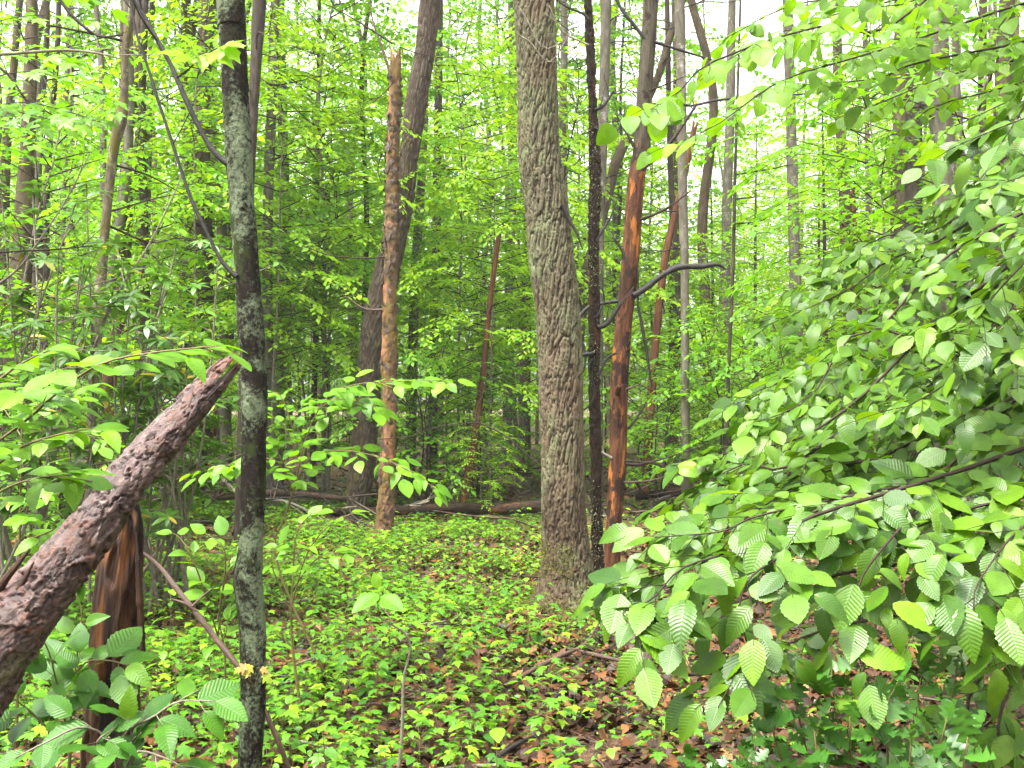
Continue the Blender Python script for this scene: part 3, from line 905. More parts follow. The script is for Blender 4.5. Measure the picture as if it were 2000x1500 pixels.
# leaning ridged tree behind the stub
px = [(841, 0, 41), (830, 100, 39), (813, 200, 43), (800, 300, 37), (787, 400, 40), (757, 525, 50), (737, 620, 56), (726, 700, 52), (716, 800, 48), (708, 900, 52), (698, 985, 44), (692, 1020, 60)]
P_, r_ = trace(px, 14.8, top=17)
ln = thing('leaning_tree', 'grey tree with ridged bark leaning to one side behind the broken stub', 'tree', (P_[0][0], 14.8, float(gh(P_[0][0], 14.8))))
g = Geo()
g.limb(P_, r_, 96, rings=rings_for(P_, 0.017, 0.3, 8.3), disp=d_ridge, dense=400)
obj('trunk', g, M['ridge'], ln)
crown_on(ln, P_[-1] - UP * 0.3, 1)

# slender lichen-covered tree in front
px = [(450, -10, 55), (453, 60, 52), (458, 150, 50), (464, 250, 50), (467, 310, 53), (472, 380, 48), (478, 450, 50), (484, 540, 49), (490, 640, 53), (495, 700, 46), (496, 790, 52), (496, 860, 47), (494, 960, 48), (490, 1060, 45), (485, 1110, 52), (484, 1140, 55), (492, 1210, 48), (494, 1300, 47), (493, 1400, 47), (489, 1500, 47)]
P_, r_ = trace(px, 3.4, top=7.0)
la = thing('slender_tree', 'slender front tree with dark bark blotched by pale grey green lichen', 'tree', (P_[0][0], 3.4, float(gh(P_[0][0], 3.4))))
g = Geo()
g.limb(P_, r_, 92, rings=rings_for(P_, 0.0042, 0.1, 3.15), disp=d_smooth, dense=500)
obj('trunk', g, M['lichen'], la)
bough(la, [(455, 325), (440, 316), (420, 298), (400, 270), (370, 210), (335, 130), (300, 65), (262, -5), (235, -60)], [.017, .013, .011, .010, .010, .009, .008], M['twig_black'], 3.38, ds=.02)
bough(la, [(462, 540), (448, 527), (430, 505), (402, 450), (372, 385), (340, 290), (310, 200), (285, 120), (265, 60), (252, -20)], [.012, .008, .007, .006, .005], M['twig_black'], 3.36, ds=.02)
crown_on(la, P_[-1] - UP * 0.2, 0, 0.32)
lf, L = Geo(), []
tw = Geo()
yb = [at(345, 152, 3.0), at(365, 138, 3.0), at(395, 112, 3.0), at(440, 85, 3.0)]
tw.limb(yb, [.003, .0025, .002, .0015], 5)
for x, y, dx, dy, s in ((378, 118, -70, -30, .11), (390, 112, -25, -45, .10), (412, 100, 75, 35, .10), (435, 88, 55, -10, .085), (438, 86, 45, 45, .09), (400, 108, -10, 40, .07)):
    L.append((at(x, y, 3.0), at(x + dx, y + dy, 2.93) - at(x, y, 3.0), np.array([rng.uniform(-.3, .3), -.8, .7]), s, rng.uniform(.5, 1)))
lf.scatter(LEAF_MAPLE, L)
sp = obj('leafy_twig', tw, M['twig'], la)
M['yellow_green'] = leaf_mat('yellow_green_maple_leaf', [(0, (0.15, 0.34, 0.008)), (1, (0.23, 0.42, 0.010))], 0.6, 0.45, 0.3)  # bright yellow-green leaf colour, strongly translucent
obj('leaves', lf, M['yellow_green'], sp)
for cx, cy, spread, n in ((492, 1308, 26, 6),):
    tw, lf, L = Geo(), Geo(), []
    b = at(cx + 4, cy + 38, 3.36)
    for i in range(n):
        tipx, tipy = cx + rng.uniform(-spread, spread), cy + rng.uniform(-12, 12)
        e = at(tipx, tipy, 3.27)
        tw.limb([b, b * .5 + e * .5 + np.array([0, -.02, 0]), e], [.0013, .001, .0007], 3, dense=6)
        L.append((e, np.array([rng.gauss(0, 1) + (tipx - cx) * .04, -.3, rng.uniform(-.9, 0)]), np.array([rng.gauss(0, .3), -.9, .7]), rng.uniform(.026, .042), rng.random()))
    lf.scatter(LEAF_MAPLE, L)
    o = obj('sprout', tw, M['stem'], la)
    obj('leaves', lf, M['young'], o)

# ------------------------------------------------------------------ broken trunk propped on a rotten stump
pl = [(-260, 1600, 2.75, 170), (-120, 1420, 2.85, 158), (0, 1258, 2.95, 136), (80, 1160, 3.02, 114), (165, 1052, 3.1, 97), (235, 957, 3.18, 84), (300, 880, 3.25, 78), (355, 820, 3.31, 68), (400, 768, 3.37, 58), (440, 724, 3.42, 44), (482, 676, 3.47, 22)]
P_ = [at(a[0], a[1], a[2]) for a in pl]
r_ = [a[3] / 2 / FPX * a[2] for a in pl]
lg = thing('leaning_log', 'broken dead trunk with flaky purple brown bark leaning across a rotten stump', 'dead trunk', (P_[4][0], P_[4][1], P_[4][2]))
g = Geo()
g.limb(P_, r_, 130, ds=0.0045, disp=d_flaky, splinter=(0.24, 2.4, 9), dense=500)
obj('trunk', g, M['flaky'], lg)
g = Geo()
for a, b, c, rr in (((-30, 1200), (5, 1140), (58, 1072), .013), ((-10, 1215), (30, 1160), (66, 1098), .010)):
    g.limb([at(*a, 2.96), at(*b, 2.94), at(*c, 2.95)], [rr * 1.3, rr, rr * .3], 7, disp=lambda q, r: (r * .3 * fbm(q * 60, 2, 5), np.full(q.shape[:-1], .5)), ds=.01)
obj('splinter', g, M['rotten'], lg)

px = [(248, 968, 56), (242, 1030, 72), (234, 1110, 82), (228, 1200, 84), (224, 1300, 88), (218, 1400, 96), (212, 1500, 102)]
P_, r_ = trace(px, 3.45)
sp = thing('rotten_stump', 'rotten standing stump with orange brown crumbling wood under the broken trunk', 'stump', (P_[0][0], 3.45, float(gh(P_[0][0], 3.45))))
g = Geo()
g.limb(P_, r_, 110, ds=0.007, disp=d_rotten, splinter=(0.05, 2.4, 3), dense=300)
obj('trunk', g, M['rotten'], sp)
g = Geo()
for a, b, c, rr in (((280, 1290), (272, 1150), (266, 1040), .010), ((190, 1320), (186, 1200), (196, 1080), .012), ((262, 1440), (268, 1370), (264, 1300), .009)):
    g.limb([at(*a, 3.42), at(*b, 3.41), at(*c, 3.42)], [rr, rr * 1.2, rr * .3], 8, disp=lambda q, r: (r * .5 * fbm(q * 50, 2, 5), np.full(q.shape[:-1], .5)), ds=.01)
obj('splinter', g, M['rotten'], sp)

# the black leaning fallen branch beside them
lb = Geo()
q = [at(276, 1078, 3.8), at(310, 1105, 3.8), at(345, 1150, 3.75), at(385, 1200, 3.7), at(430, 1258, 3.65), at(470, 1310, 3.6), at(520, 1395, 3.6), at(560, 1490, 3.6), at(590, 1570, 3.6)]
lb.limb(q, [.006, .008, .011, .011, .011, .011, .010, .009, .008], 10, ds=.02, disp=lambda b, r: (r * .25 * fbm(b * 40, 2, 6), np.full(b.shape[:-1], .5)))
lb.limb([at(385, 1195, 3.7), at(360, 1178, 3.7), at(335, 1170, 3.72)], [.007, .005, .003], 5)
lb.limb([at(375, 1185, 3.7), at(395, 1165, 3.75), at(420, 1145, 3.8)], [.005, .004, .002], 5)
tag(obj('fallen_branch', lb, M['stick']), 'dark bare branch slanting down beside the rotten stump', 'branch')

# ------------------------------------------------------------------ stems further back, each read off the photo
def back_tree(name, label, px, d, mat, top=15, sides=22, crown=None, twigs=4, group=None, splinter=None, cat='tree', crown_sc=1.0):
    P_, r_ = trace(px, d, top=top)
    root = thing(name, label, cat, (P_[0][0], d, float(gh(P_[0][0], d))), group)
    g = Geo()
    zmax = EYE + 0.44 * d
    g.limb(P_, r_, sides, rings=rings_for(P_, max(0.03, d * 0.003), 0.5, zmax), disp=d_far, dense=300, splinter=splinter)
    obj('trunk', g, M[mat], root)
    if twigs:
        rr = random.Random(int(px[0][0] * 7 + d))
        for i in range(twigs):
            g = Geo()
            f = rr.uniform(0.2, 0.75)
            o, s = spline(P_, 60)
            k = int(f * 59)
            if o[k][2] > zmax:
                continue
            a = rr.uniform(0, 2 * PI)
            l_ = rr.uniform(.5, 1.6)
            dr = np.array([math.cos(a), math.sin(a), rr.uniform(-.1, .5)])
            q = [o[k] + dr * l_ * t + np.array([rr.gauss(0, .05), rr.gauss(0, .05), rr.gauss(0, .05) - .1 * t * t]) * (t > 0) for t in (0, .3, .6, 1)]
            g.limb(q, np.linspace(.014, .004, 4), 5)
            side_twigs(g, q, rr, 5, .6, .004)
            obj('dead_branch', g, M['twig'], root)
    if crown is not None:
        crown_on(root, P_[-1] - UP * 0.3, crown, crown_sc, px[0][0])
    return root

G1 = None
back_tree('grey_tree', 'pale grey tree just behind the thin black dead stem', [(1184, 0, 21), (1180, 175, 20), (1176, 300, 20), (1173, 400, 18), (1171, 525, 17), (1169, 700, 18), (1168, 900, 19), (1168, 975, 21)], 18, 'far_grey', crown=0)
back_tree('crooked_tree', 'slanting brown grey tree passing behind the red snag', [(1345, -30, 14), (1309, 70, 15), (1285, 150, 15), (1245, 235, 17), (1206, 310, 21), (1188, 380, 20), (1160, 480, 22), (1135, 600, 24), (1120, 800, 26), (1118, 950, 28)], 19, 'far_brown', crown=1)
back_tree('slim_tree', 'slim pale spotted tree to the right of the red snag', [(1327, 0, 21), (1330, 150, 20), (1333, 350, 18), (1337, 525, 17), (1338, 700, 16), (1339, 850, 17), (1340, 985, 18)], 15.5, 'far_grey', crown=0)
back_tree('reddish_snag', 'thin orange red bare pole leaning behind the slim pale tree', [(1362, 220, 10), (1340, 330, 12), (1318, 420, 13), (1300, 500, 15), (1285, 620, 16), (1270, 800, 17), (1262, 960, 18)], 18, 'far_red', top=None, splinter=(.3, 3, 2), cat='dead tree')
back_tree('speckled_tree', 'upright grey tree with white flecks standing alone in the bright gap', [(1540, 60, 20), (1544, 200, 20), (1548, 350, 21), (1553, 525, 23), (1556, 650, 24), (1560, 800, 25), (1562, 930, 27)], 23, 'far_grey', crown=1)
back_tree('brown_tree', 'brown tree with a thin orange neighbour in the bright gap', [(1636, 100, 18), (1637, 175, 19), (1648, 350, 21), (1655, 525, 24), (1660, 650, 25), (1664, 950, 28)], 21, 'far_brown', crown=0)
back_tree('orange_pole', 'thin orange brown pole touching the brown tree in the bright gap', [(1664, 360, 9), (1668, 440, 12), (1672, 525, 13), (1680, 700, 14), (1684, 950, 15)], 20.4, 'far_red', top=None, splinter=(.2, 3, 5), cat='dead tree')
back_tree('thin_tree', 'very thin grey tree between the brown tree and the dark tree', [(1692, 200, 9), (1695, 330, 10), (1696, 525, 11), (1698, 700, 12), (1700, 940, 13)], 22, 'far_grey')
back_tree('dark_tree', 'dark brown tree half hidden beside the pale mottled tree', [(1786, 30, 30), (1785, 200, 32), (1784, 330, 33), (1783, 500, 34), (1782, 700, 36), (1781, 1020, 40)], 14.2, 'far_dark', crown=0)
back_tree('mottled_tree', 'thick pale tree with mottled grey bark above the drooping hornbeam', [(1831, 0, 36), (1832, 120, 42), (1836, 200, 44), (1842, 300, 46), (1848, 500, 46), (1852, 800, 48), (1854, 1060, 52)], 12, 'far_grey', crown=1, sides=40)
back_tree('tall_tree', 'dark trunk high behind the upper leafy branches by the frame edge', [(1975, 20, 13), (1973, 200, 14), (1972, 500, 15), (1972, 980, 18)], 17, 'far_dark', crown=0)
back_tree('brown_tree', 'heavy brown trunk behind the glossy rhododendron leaves', [(62, 0, 22), (60, 120, 24), (55, 260, 27), (51, 340, 31), (47, 450, 38), (38, 560, 42), (30, 700, 44), (24, 860, 46), (20, 1010, 52)], 13.2, 'far_brown', crown=1, sides=32)
back_tree('mossy_tree', 'thin bending tree with moss and pale lichen left of the slender tree', [(262, -20, 13), (256, 30, 14), (245, 95, 15), (243, 170, 15), (237, 230, 22), (222, 290, 20), (214, 360, 18), (206, 440, 18), (199, 520, 20), (194, 600, 21), (186, 700, 20), (181, 800, 20), (176, 900, 21), (172, 1000, 23)], 9.6, 'mossy', top=8, sides=40, crown=0, crown_sc=.4)
back_tree('brown_stub', 'short dark brown stub behind the propped broken trunk', [(222, 640, 22), (216, 700, 26), (212, 800, 28), (206, 900, 30), (200, 1000, 36)], 10.2, 'rotten', top=None, splinter=(.15, 3, 5), cat='dead tree', sides=40, twigs=0)
back_tree('grey_tree', 'grey trunk rising behind the mossy bending tree', [(272, 0, 16), (266, 150, 18), (252, 250, 18), (238, 420, 20), (232, 600, 22), (236, 800, 24), (240, 980, 26)], 16, 'far_brown', crown=0)
back_tree('dark_tree', 'dark grey trunk seen just right of the slender lichen tree', [(507, 0, 27), (500, 120, 22), (492, 280, 18), (484, 450, 18), (478, 700, 20), (470, 980, 22)], 12.5, 'far_dark', crown=1)
back_tree('grey_tree', 'grey tree with forked twigs between slender tree and leaning tree', [(537, 0, 18), (531, 200, 19), (525, 350, 20), (522, 525, 20), (526, 700, 16), (528, 850, 16), (528, 990, 18)], 16, 'far_grey', crown=0, twigs=7)
back_tree('brown_tree', 'dark brown trunk right behind the splintered tip of the broken trunk', [(455, 330, 20), (450, 500, 22), (446, 620, 24), (440, 760, 26), (436, 880, 28), (434, 920, 30)], 24, 'far_dark', crown=1)
back_tree('brown_tree', 'straight brown trunk left of the splintered tip of the broken trunk', [(412, 300, 20), (408, 480, 22), (405, 620, 24), (402, 720, 24), (400, 900, 26)], 25, 'far_brown', crown=0)
back_tree('pink_pole', 'slim slanting pinkish pole beside the straight brown trunk', [(440, 480, 9), (432, 600, 11), (424, 700, 12), (412, 900, 13)], 22, 'far_red', top=None, cat='dead tree', splinter=(.2, 3, 8))
back_tree('brown_tree', 'brown grey tree close behind the ridged leaning tree', [(832, 120, 15), (826, 300, 16), (820, 400, 18), (812, 525, 19), (806, 700, 20), (800, 940, 22)], 20, 'far_grey', crown=1)
back_tree('dark_tree', 'dark straight trunk between the leaning tree and the ridged tree', [(856, 200, 16), (853, 400, 17), (851, 520, 18), (848, 640, 18), (844, 930, 20)], 23, 'far_dark', crown=0)
back_tree('red_pole', 'slanting red brown broken pole in the middle of the clearing edge', [(979, 430, 8), (970, 490, 10), (956, 600, 11), (945, 720, 12), (933, 810, 14), (920, 900, 18), (903, 995, 19)], 15.4, 'far_red', top=None, splinter=(.3, 2.5, 6), cat='dead tree', sides=32, twigs=3)
back_tree('grey_tree', 'pale pinkish grey tree left of the ridged tree', [(1000, 0, 16), (1002, 280, 17), (999, 420, 18), (994, 600, 19), (992, 800, 20), (988, 905, 22)], 30, 'far_grey', crown=1)
back_tree('dark_tree', 'dark trunk peeping out just left of the ridged tree', [(1032, 300, 16), (1030, 500, 18), (1027, 620, 20), (1024, 900, 24)], 27, 'far_dark', crown=0)
back_tree('grey_tree', 'grey trunk in the feathery hemlock behind the slim tree', [(1428, 100, 17), (1426, 220, 18), (1420, 400, 19), (1418, 520, 19), (1414, 900, 20)], 26, 'far_grey', crown=1)
back_tree('thin_tree', 'very thin dark sapling in front of the feathery hemlock', [(1440, 200, 5), (1436, 330, 6), (1433, 470, 7), (1429, 600, 7), (1424, 700, 7), (1416, 980, 8)], 14.5, 'far_dark')
back_tree('brown_tree', 'brown trunk low between the slim tree and the blue green shrub', [(1320, 480, 20), (1318, 640, 22), (1315, 780, 24), (1312, 870, 26)], 30, 'far_brown', crown=0)
back_tree('thin_tree', 'thin brown sapling upright behind the ridged leaning tree foot', [(620, 330, 9), (618, 500, 10), (616, 650, 11), (612, 860, 12)], 21, 'far_dark')
back_tree('brown_tree', 'grey brown trunk behind the branches at the far left edge', [(28, 120, 14), (12, 300, 18), (6, 500, 22), (0, 940, 26)], 18, 'far_brown', crown=1)
back_tree('thin_tree', 'thin dark trunk between the mossy tree and the front tree', [(290, 300, 13), (285, 500, 14), (276, 650, 15), (268, 860, 16)], 21, 'far_brown')
back_tree('thin_tree', 'thin pale trunk beside the tip of the broken trunk', [(356, 520, 9), (352, 650, 10), (348, 780, 11), (345, 900, 12)], 27, 'far_grey')

# ------------------------------------------------------------------ thin far trunks nobody can tell apart
rng = random.Random(77)
far_variants = []
for i in range(5):
    h_ = rng.uniform(14, 19)
    P_ = [np.array([rng.gauss(0, .045) * k, rng.gauss(0, .045) * k, h_ * k / 6]) for k in range(7)]
    r0 = rng.uniform(.07, .15)
    g = Geo()
    g.limb(P_, np.linspace(r0, r0 * .35, 7), 12, ds=.35, disp=d_far)
    far_variants.append((g.mesh('trunk', M[('far_brown', 'far_grey', 'far_dark', 'far_brown', 'far_grey')[i]]), P_[-1]))
far_src = []
for me, tp in far_variants:
    root = thing('forest_tree', 'slim far trunk deep in the woods with a thin green crown', 'tree', (0, 0, 0), 'slim trunks deep in the woods')
    obj('trunk', me, None, root)
    crown_on(root, tp, rng.randrange(2), 0.62)
    far_src.append(root)
n_far = 0
while n_far < 88:
    d = rng.uniform(19, 55) if n_far < 66 else rng.uniform(14.5, 20)
    x = (rng.uniform(-0.56, 0.56) if n_far < 66 else rng.choice([rng.uniform(-.5, -.27), rng.uniform(.42, .5), rng.uniform(.2, .4)])) * d
    if .20 < x / d < .38 and rng.random() < .8:
        continue
    src = far_src[n_far % 5]
    loc = (x, d, float(gh(x, d)) - .1)
    if n_far < 5:
        src.location = loc
        src.rotation_euler[2] = rng.uniform(0, 6)
    else:
        dup(src, loc, rng.uniform(0, 6.28), rng.uniform(.8, 1.2), tilt=(rng.gauss(0, .03), rng.gauss(0, .03)))
    n_far += 1

# ------------------------------------------------------------------ leafy understory: a few kinds, each copied
def layered(seed, H, Rc, z0, nb, leaf, mat, tpl, lat_sp=.17, lat_len=.55, leaf_sp=.062, r0=.035, rise=.25, sag=.18, trunks=1, prof=None, nj=.35):
    rng = random.Random(seed)
    wd, br, L = Geo(), Geo(), []
    stems = []
    for k in range(trunks):
        a = rng.uniform(0, 6.28)
        off = np.array([math.cos(a), math.sin(a), 0]) * (0 if trunks == 1 else rng.uniform(.2, .9))
        st_ = [np.array([rng.gauss(0, .05), rng.gauss(0, .05), 0]) * j + off * (j / 5) + UP * (H * .97 * j / 5 - .1 * (j == 0)) for j in range(6)]
        wd.limb(st_, np.linspace(r0, .005, 6), 7)
        stems.append(spline(np.array(st_), 60)[0])
    for i in range(nb):
        f = (i + rng.random()) / nb
        z = z0 + (H * .96 - z0) * f
        st_ = stems[i % trunks]
        k = int(np.argmin(np.abs(st_[:, 2] - z)))
        p = st_[k]
        az = i * 2.4 + rng.uniform(-.5, .5)
        pr = (math.sqrt(max(0, 1 - (2 * f - .8) ** 2 / 1.6)) if prof is None else prof(f))
        l_ = max(.25, Rc * pr * rng.uniform(.6, 1.12))
        dr = np.array([math.cos(az), math.sin(az), 0])
        bend = np.array([-dr[1], dr[0], 0]) * rng.uniform(-.2, .2) * l_
        pts = [p, p + dr * l_ * .35 + UP * l_ * rise * .6 + bend * .3, p + dr * l_ * .7 + UP * l_ * rise * .9 + bend * .7, p + dr * l_ + UP * l_ * (rise - sag) + bend]
        nrm = UP + dr * rng.uniform(-.1, .35)
        spray(br, L, pts, [max(.006, r0 * .35), .006, .004, .0015], nrm, rng, lat_sp, lat_len * min(1, l_ / 1.3), leaf_sp, leaf, .18, jit=.28, droop=.12, twig=.0022, sides=4, nj=nj)
    lf = Geo()
    lf.scatter(tpl, L)
    return wd.mesh('trunk', M['twig_pale'] if seed % 2 else M['far_dark']), br.mesh('limbs', M['twig']), lf.mesh('crown', M[mat])

KINDS = {
    'beech': layered(1, 7.5, 2.5, .9, 50, .135, 'under', LEAF_FAR, leaf_sp=.066),
    'maple': layered(2, 10.5, 2.9, 2.4, 54, .135, 'under_yellow', LEAF_MAPLE_FAR, leaf_sp=.075),
    'tall': layered(3, 15, 3.4, 3.5, 70, .16, 'under', LEAF_FAR, lat_sp=.2, lat_len=.75, leaf_sp=.082, r0=.05),
    'shrub': layered(4, 2.8, 1.6, .15, 42, .105, 'under', LEAF_FAR, lat_sp=.12, lat_len=.42, leaf_sp=.052, r0=.018, trunks=4, rise=.35),
    'bright': layered(5, 5.2, 2.1, .7, 42, .12, 'under_yellow', LEAF_FAR, r0=.025),
    'low': layered(6, 1.35, 1.0, .1, 28, .09, 'under_yellow', LEAF_FAR, lat_sp=.11, lat_len=.34, leaf_sp=.048, r0=.01, trunks=3, rise=.4),
}
KINDS['upper'] = layered(7, 8.5, 2.6, 2.2, 52, .125, 'under_yellow', LEAF_FAR, lat_sp=.16, lat_len=.7, leaf_sp=.06, r0=.03, rise=.12, sag=.2, nj=.22)
def hemlock(seed, H, Rc):
    rng = random.Random(seed)
    wd, br, L = Geo(), Geo(), []
    wd.limb([(0, 0, -.1), (.05, 0, H * .5), (0, .05, H)], [.07, .045, .008], 7)
    for i in range(70):
        f = (i + rng.random()) / 70
        z = .8 + (H - .9) * f
        az = i * 2.4
        l_ = Rc * (1 - f) ** .7 * rng.uniform(.6, 1.1) + .15
        dr = np.array([math.cos(az), math.sin(az), 0])
        pts = [UP * z, dr * l_ * .5 + UP * (z + .05 * l_), dr * l_ + UP * (z - .22 * l_)]
        spray(br, L, pts, [.010, .006, .002], UP, rng, .13, .42, .022, .05, .12, jit=.2, droop=.22, lang=62, twigs=False, nj=.3)
    lf = Geo()
    lf.scatter(NEEDLE, L)
    return wd.mesh('trunk', M['far_dark']), br.mesh('limbs', M['twig']), lf.mesh('crown', M['needle'])
KINDS['hemlock'] = hemlock(9, 9, 2.2)

INFO = {'beech': ('understory_tree', 'small green tree with flat layered leaf sprays', 'tree', 'green understory trees with layered sprays'),
        'maple': ('understory_tree', 'slim yellow green maple with a loose open crown', 'tree', 'yellow green maples behind the clearing'),
        'tall': ('understory_tree', 'taller green tree with leafy boughs high among the trunks', 'tree', 'taller leafy trees among the trunks'),
        'shrub': ('shrub', 'green many stemmed shrub at the edge of the clearing', 'shrub', 'green shrubs under the trees'),
        'bright': ('sapling', 'bright light green sapling with layered leaves under the trees', 'sapling', 'bright saplings under the trees'),
        'low': ('bush', 'knee high green bush on the forest floor behind the clearing', 'bush', 'knee high bushes on the forest floor'),
        'upper': ('beech_tree', 'slender beech spreading flat bright sprays above the clearing', 'tree', 'beeches with flat bright sprays'),
        'hemlock': ('hemlock_tree', 'feathery fine needled hemlock among the broadleaved trees', 'tree', 'feathery hemlocks among the trees')}
roots = {}
def plant(kd, x, d, rz, sc=1.0, label=None):
    loc = (x, d, float(gh(x, d)) - .05)
    if kd not in roots:
        nm, lb_, cat, grp = INFO[kd]
        root = thing(nm, lb_, cat, (0, 0, 0), grp)
        for n_, me in zip(('trunk', 'limbs', 'crown'), KINDS[kd]):
            obj(n_, me, None, root)
        root.location, root.rotation_euler, root.scale = loc, (0, 0, rz), (sc, sc, sc)
        roots[kd] = root
        return root
    return dup(roots[kd], loc, rz, sc, label)

rng = random.Random(2024)
X = lambda px_, d: (px_ - 1000) / FPX * d
# those whose place shows in the photo
for kd, px_, d, sc in (('upper', 540, 15.5, 1.0), ('upper', 640, 19, 1.1), ('upper', 900, 18.5, 1.1), ('upper', 380, 15, 1), ('upper', 960, 15.8, .8), ('upper', 1420, 19, .62), ('shrub', 830, 15.5, 1.0), ('shrub', 930, 18.5, 1.0), ('beech', 640, 17.5, .8), ('bright', 880, 19, 1.0), ('beech', 960, 21, .9),
                       ('shrub', 1420, 15.5, 1.15), ('bright', 1500, 17, .7), ('shrub', 1290, 16.5, .9), ('shrub', 1560, 14.5, 1.1), ('hemlock', 1480, 25, 1.0), ('hemlock', 1600, 30, 1.1), ('hemlock', 1390, 31, 1.1),
                       ('bright', 590, 16.5, 1.0), ('maple', 640, 19, .9), ('beech', 300, 16, 1.0), ('shrub', 120, 12.5, 1.0), ('shrub', 330, 15, .8), ('beech', 60, 12, .9), ('beech', 1720, 13.5, 1.0),
                       ('maple', 1660, 19, .85), ('beech', 1900, 11, 1.1), ('bright', 940, 14.8, .33), ('maple', 960, 23, 1), ('tall', 760, 32, 1), ('tall', 560, 30, 1), ('shrub', -60, 9.5, 1), 
                       ('tall', 1130, 25, 1), ('tall', 930, 29, 1.05), ('tall', 120, 19, 1), ('maple', 420, 20, 1.1), ('tall', 1270, 30, 1.1), ('maple', 1120, 20, 1), ('bright', 1250, 19, 1.0), ('beech', 1400, 20, .7)):
    plant(kd, X(px_, d), d, rng.uniform(0, 6.28), sc)
for kd, px_, d, sc in (('upper', 1330, 30, 1.3), ('tall', 1450, 40, 1.0), ('upper', 1560, 33, 1.3), ('maple', 1650, 38, 1.3), ('tall', 1740, 34, 1.0), ('maple', 1500, 44, 1.4), ('maple', 690, 36, 1.4), ('tall', 470, 38, 1.1), ('upper', 1700, 27, 1.1)):
    plant(kd, X(px_, d), d, rng.uniform(0, 6.28), sc)
for i in range(26):
    d = rng.uniform(19, 27)
    plant('low', X(rng.uniform(-50, 1500), d), d, rng.uniform(0, 6.28), rng.uniform(.35, .8))
n_u = 0
while n_u < 112:
    d = 16.5 + 32 * rng.random() ** 0.75
    px_ = rng.uniform(-150, 2150) if n_u < 92 else rng.choice([rng.uniform(-700, -150), rng.uniform(2150, 2800)])
    if d < 17 and 620 < px_ < 1380 or d < 27 and 250 < px_ < 1100 and rng.random() < .6:
        continue
    if (1300 < px_ < 1740 and rng.random() < .85) or (640 < px_ < 740 and rng.random() < .6) or (380 < px_ < 480 and rng.random() < .6):
        kd = rng.choice(['low', 'shrub', 'bright', 'low'])
    else:
        kd = rng.choice(['beech', 'upper', 'maple', 'maple', 'tall', 'upper', 'bright', 'bright', 'low', 'hemlock'])
    plant(kd, X(px_, d), d, rng.uniform(0, 6.28), rng.uniform(.8, 1.25))
    n_u += 1

# ------------------------------------------------------------------ the far wood that reads as one mass
def far_wood():
    rng = np.random.default_rng(8)
    A = []
    for i in range(330):
        d = rng.uniform(46, 80)
        x = rng.uniform(-.62, .62) * d
        gap = 0.05 < x / d < 0.40
        top = rng.uniform(5, 14) if gap and rng.random() < .8 else rng.uniform(8, 22)
        n = int(640 * (top / 12))
        c = np.stack([rng.normal(x, 2.0, n), rng.normal(d, 1.5, n), gh(x, d) + top * rng.random(n) ** .9], -1)
        lay = np.round(c[:, 2] / .9) * .9
        c[:, 2] = c[:, 2] * .5 + lay * .5
        dr = rng.normal(0, 1, (n, 3)) * [1, 1, .4]
        nr = rng.normal(0, .45, (n, 3)) + [0, 0, 1]
        A.append(np.column_stack([c, dr, nr, rng.uniform(.16, .34, n), rng.random(n)]))
    g = Geo()
    g.scatter(LEAF_DOT, np.concatenate(A))
    o = kind(obj('far_woods', g, M['canopy']), 'stuff')
    o['label'] = 'far off green woods closing the view behind the trunks'
far_wood()

# ------------------------------------------------------------------ rhododendrons at the left
def rhodo(name_label, base, stems, seed):
    rng = random.Random(seed)
    root = thing('rhododendron', name_label, 'shrub', (base[0], base[1], float(gh(base[0], base[1]))), 'rhododendrons at the left')
    wd, L = Geo(), []
    def whorl(p, d, n):
        d = unit(d)
        u = unit(np.cross(d, [0.3, 1, 0.2]))
        v = np.cross(d, u)
        for k in range(n):
            a = 2 * PI * k / n + rng.uniform(-.3, .3)
            out = u * math.cos(a) + v * math.sin(a)
            L.append((p, out + d * rng.uniform(.05, .5) - UP * rng.uniform(0, .35), d + out * .2, rng.uniform(.09, .16), min(1, max(0, rng.gauss(.45, .27)))))
    for (x, y, z) in stems:
        tip = np.array([x, y, z])
        b0 = np.array([base[0] + rng.gauss(0, .15), base[1] + rng.gauss(0, .15), float(gh(*base)) - .05])
        mid = b0 * .45 + tip * .55 + np.array([rng.gauss(0, .15), rng.gauss(0, .15), -.25])
        wd.limb([b0, mid, tip], [.016, .010, .005], 6)
        o, s = spline(np.array([b0, mid, tip]), 40)
        whorl(tip, UP + (tip - mid) * .5, 9)
        for j in range(9):
            k = rng.randrange(14, 39)
            d = unit(np.array([rng.gauss(0, .8), rng.gauss(0, .8), rng.uniform(-.1, .7)]))
            l_ = rng.uniform(.2, .6)
            q = [o[k], o[k] + d * l_ * .5 + UP * .01, o[k] + d * l_ + UP * .06 * l_]
            wd.limb(q, [.005, .004, .003], 4, dense=6)
            whorl(q[-1], d * .6 + UP, rng.randrange(6, 10))
            if rng.random() < .6:
                whorl(q[1], d * .6 + UP, rng.randrange(3, 6))
    lf = Geo()
    lf.scatter(LEAF_RHODO, L)
    obj('stems', wd, M['twig_pale'], root)
    obj('leaves', lf, M['rhodo'], root)
RB = random.Random(4)
def stems_at(cx, cy, sx, sy, d, n):
    return [tuple(at(RB.uniform(cx - sx, cx + sx), RB.uniform(cy - sy, cy + sy), d + RB.uniform(-.9, .9))) for _ in range(n)]
rhodo('tall rhododendron with long glossy leaves in whorls before the brown trunks', (X(60, 7.4), 7.4), stems_at(70, 500, 130, 170, 7.4, 15), 1)
rhodo('rhododendron with long narrow leaves beside the mossy bending tree', (X(300, 8.2), 8.2), stems_at(320, 540, 110, 120, 8.2, 13), 2)
rhodo('low rhododendron below the splintered end of the broken trunk', (X(300, 8.8), 8.8), stems_at(310, 740, 90, 50, 8.8, 8), 3)
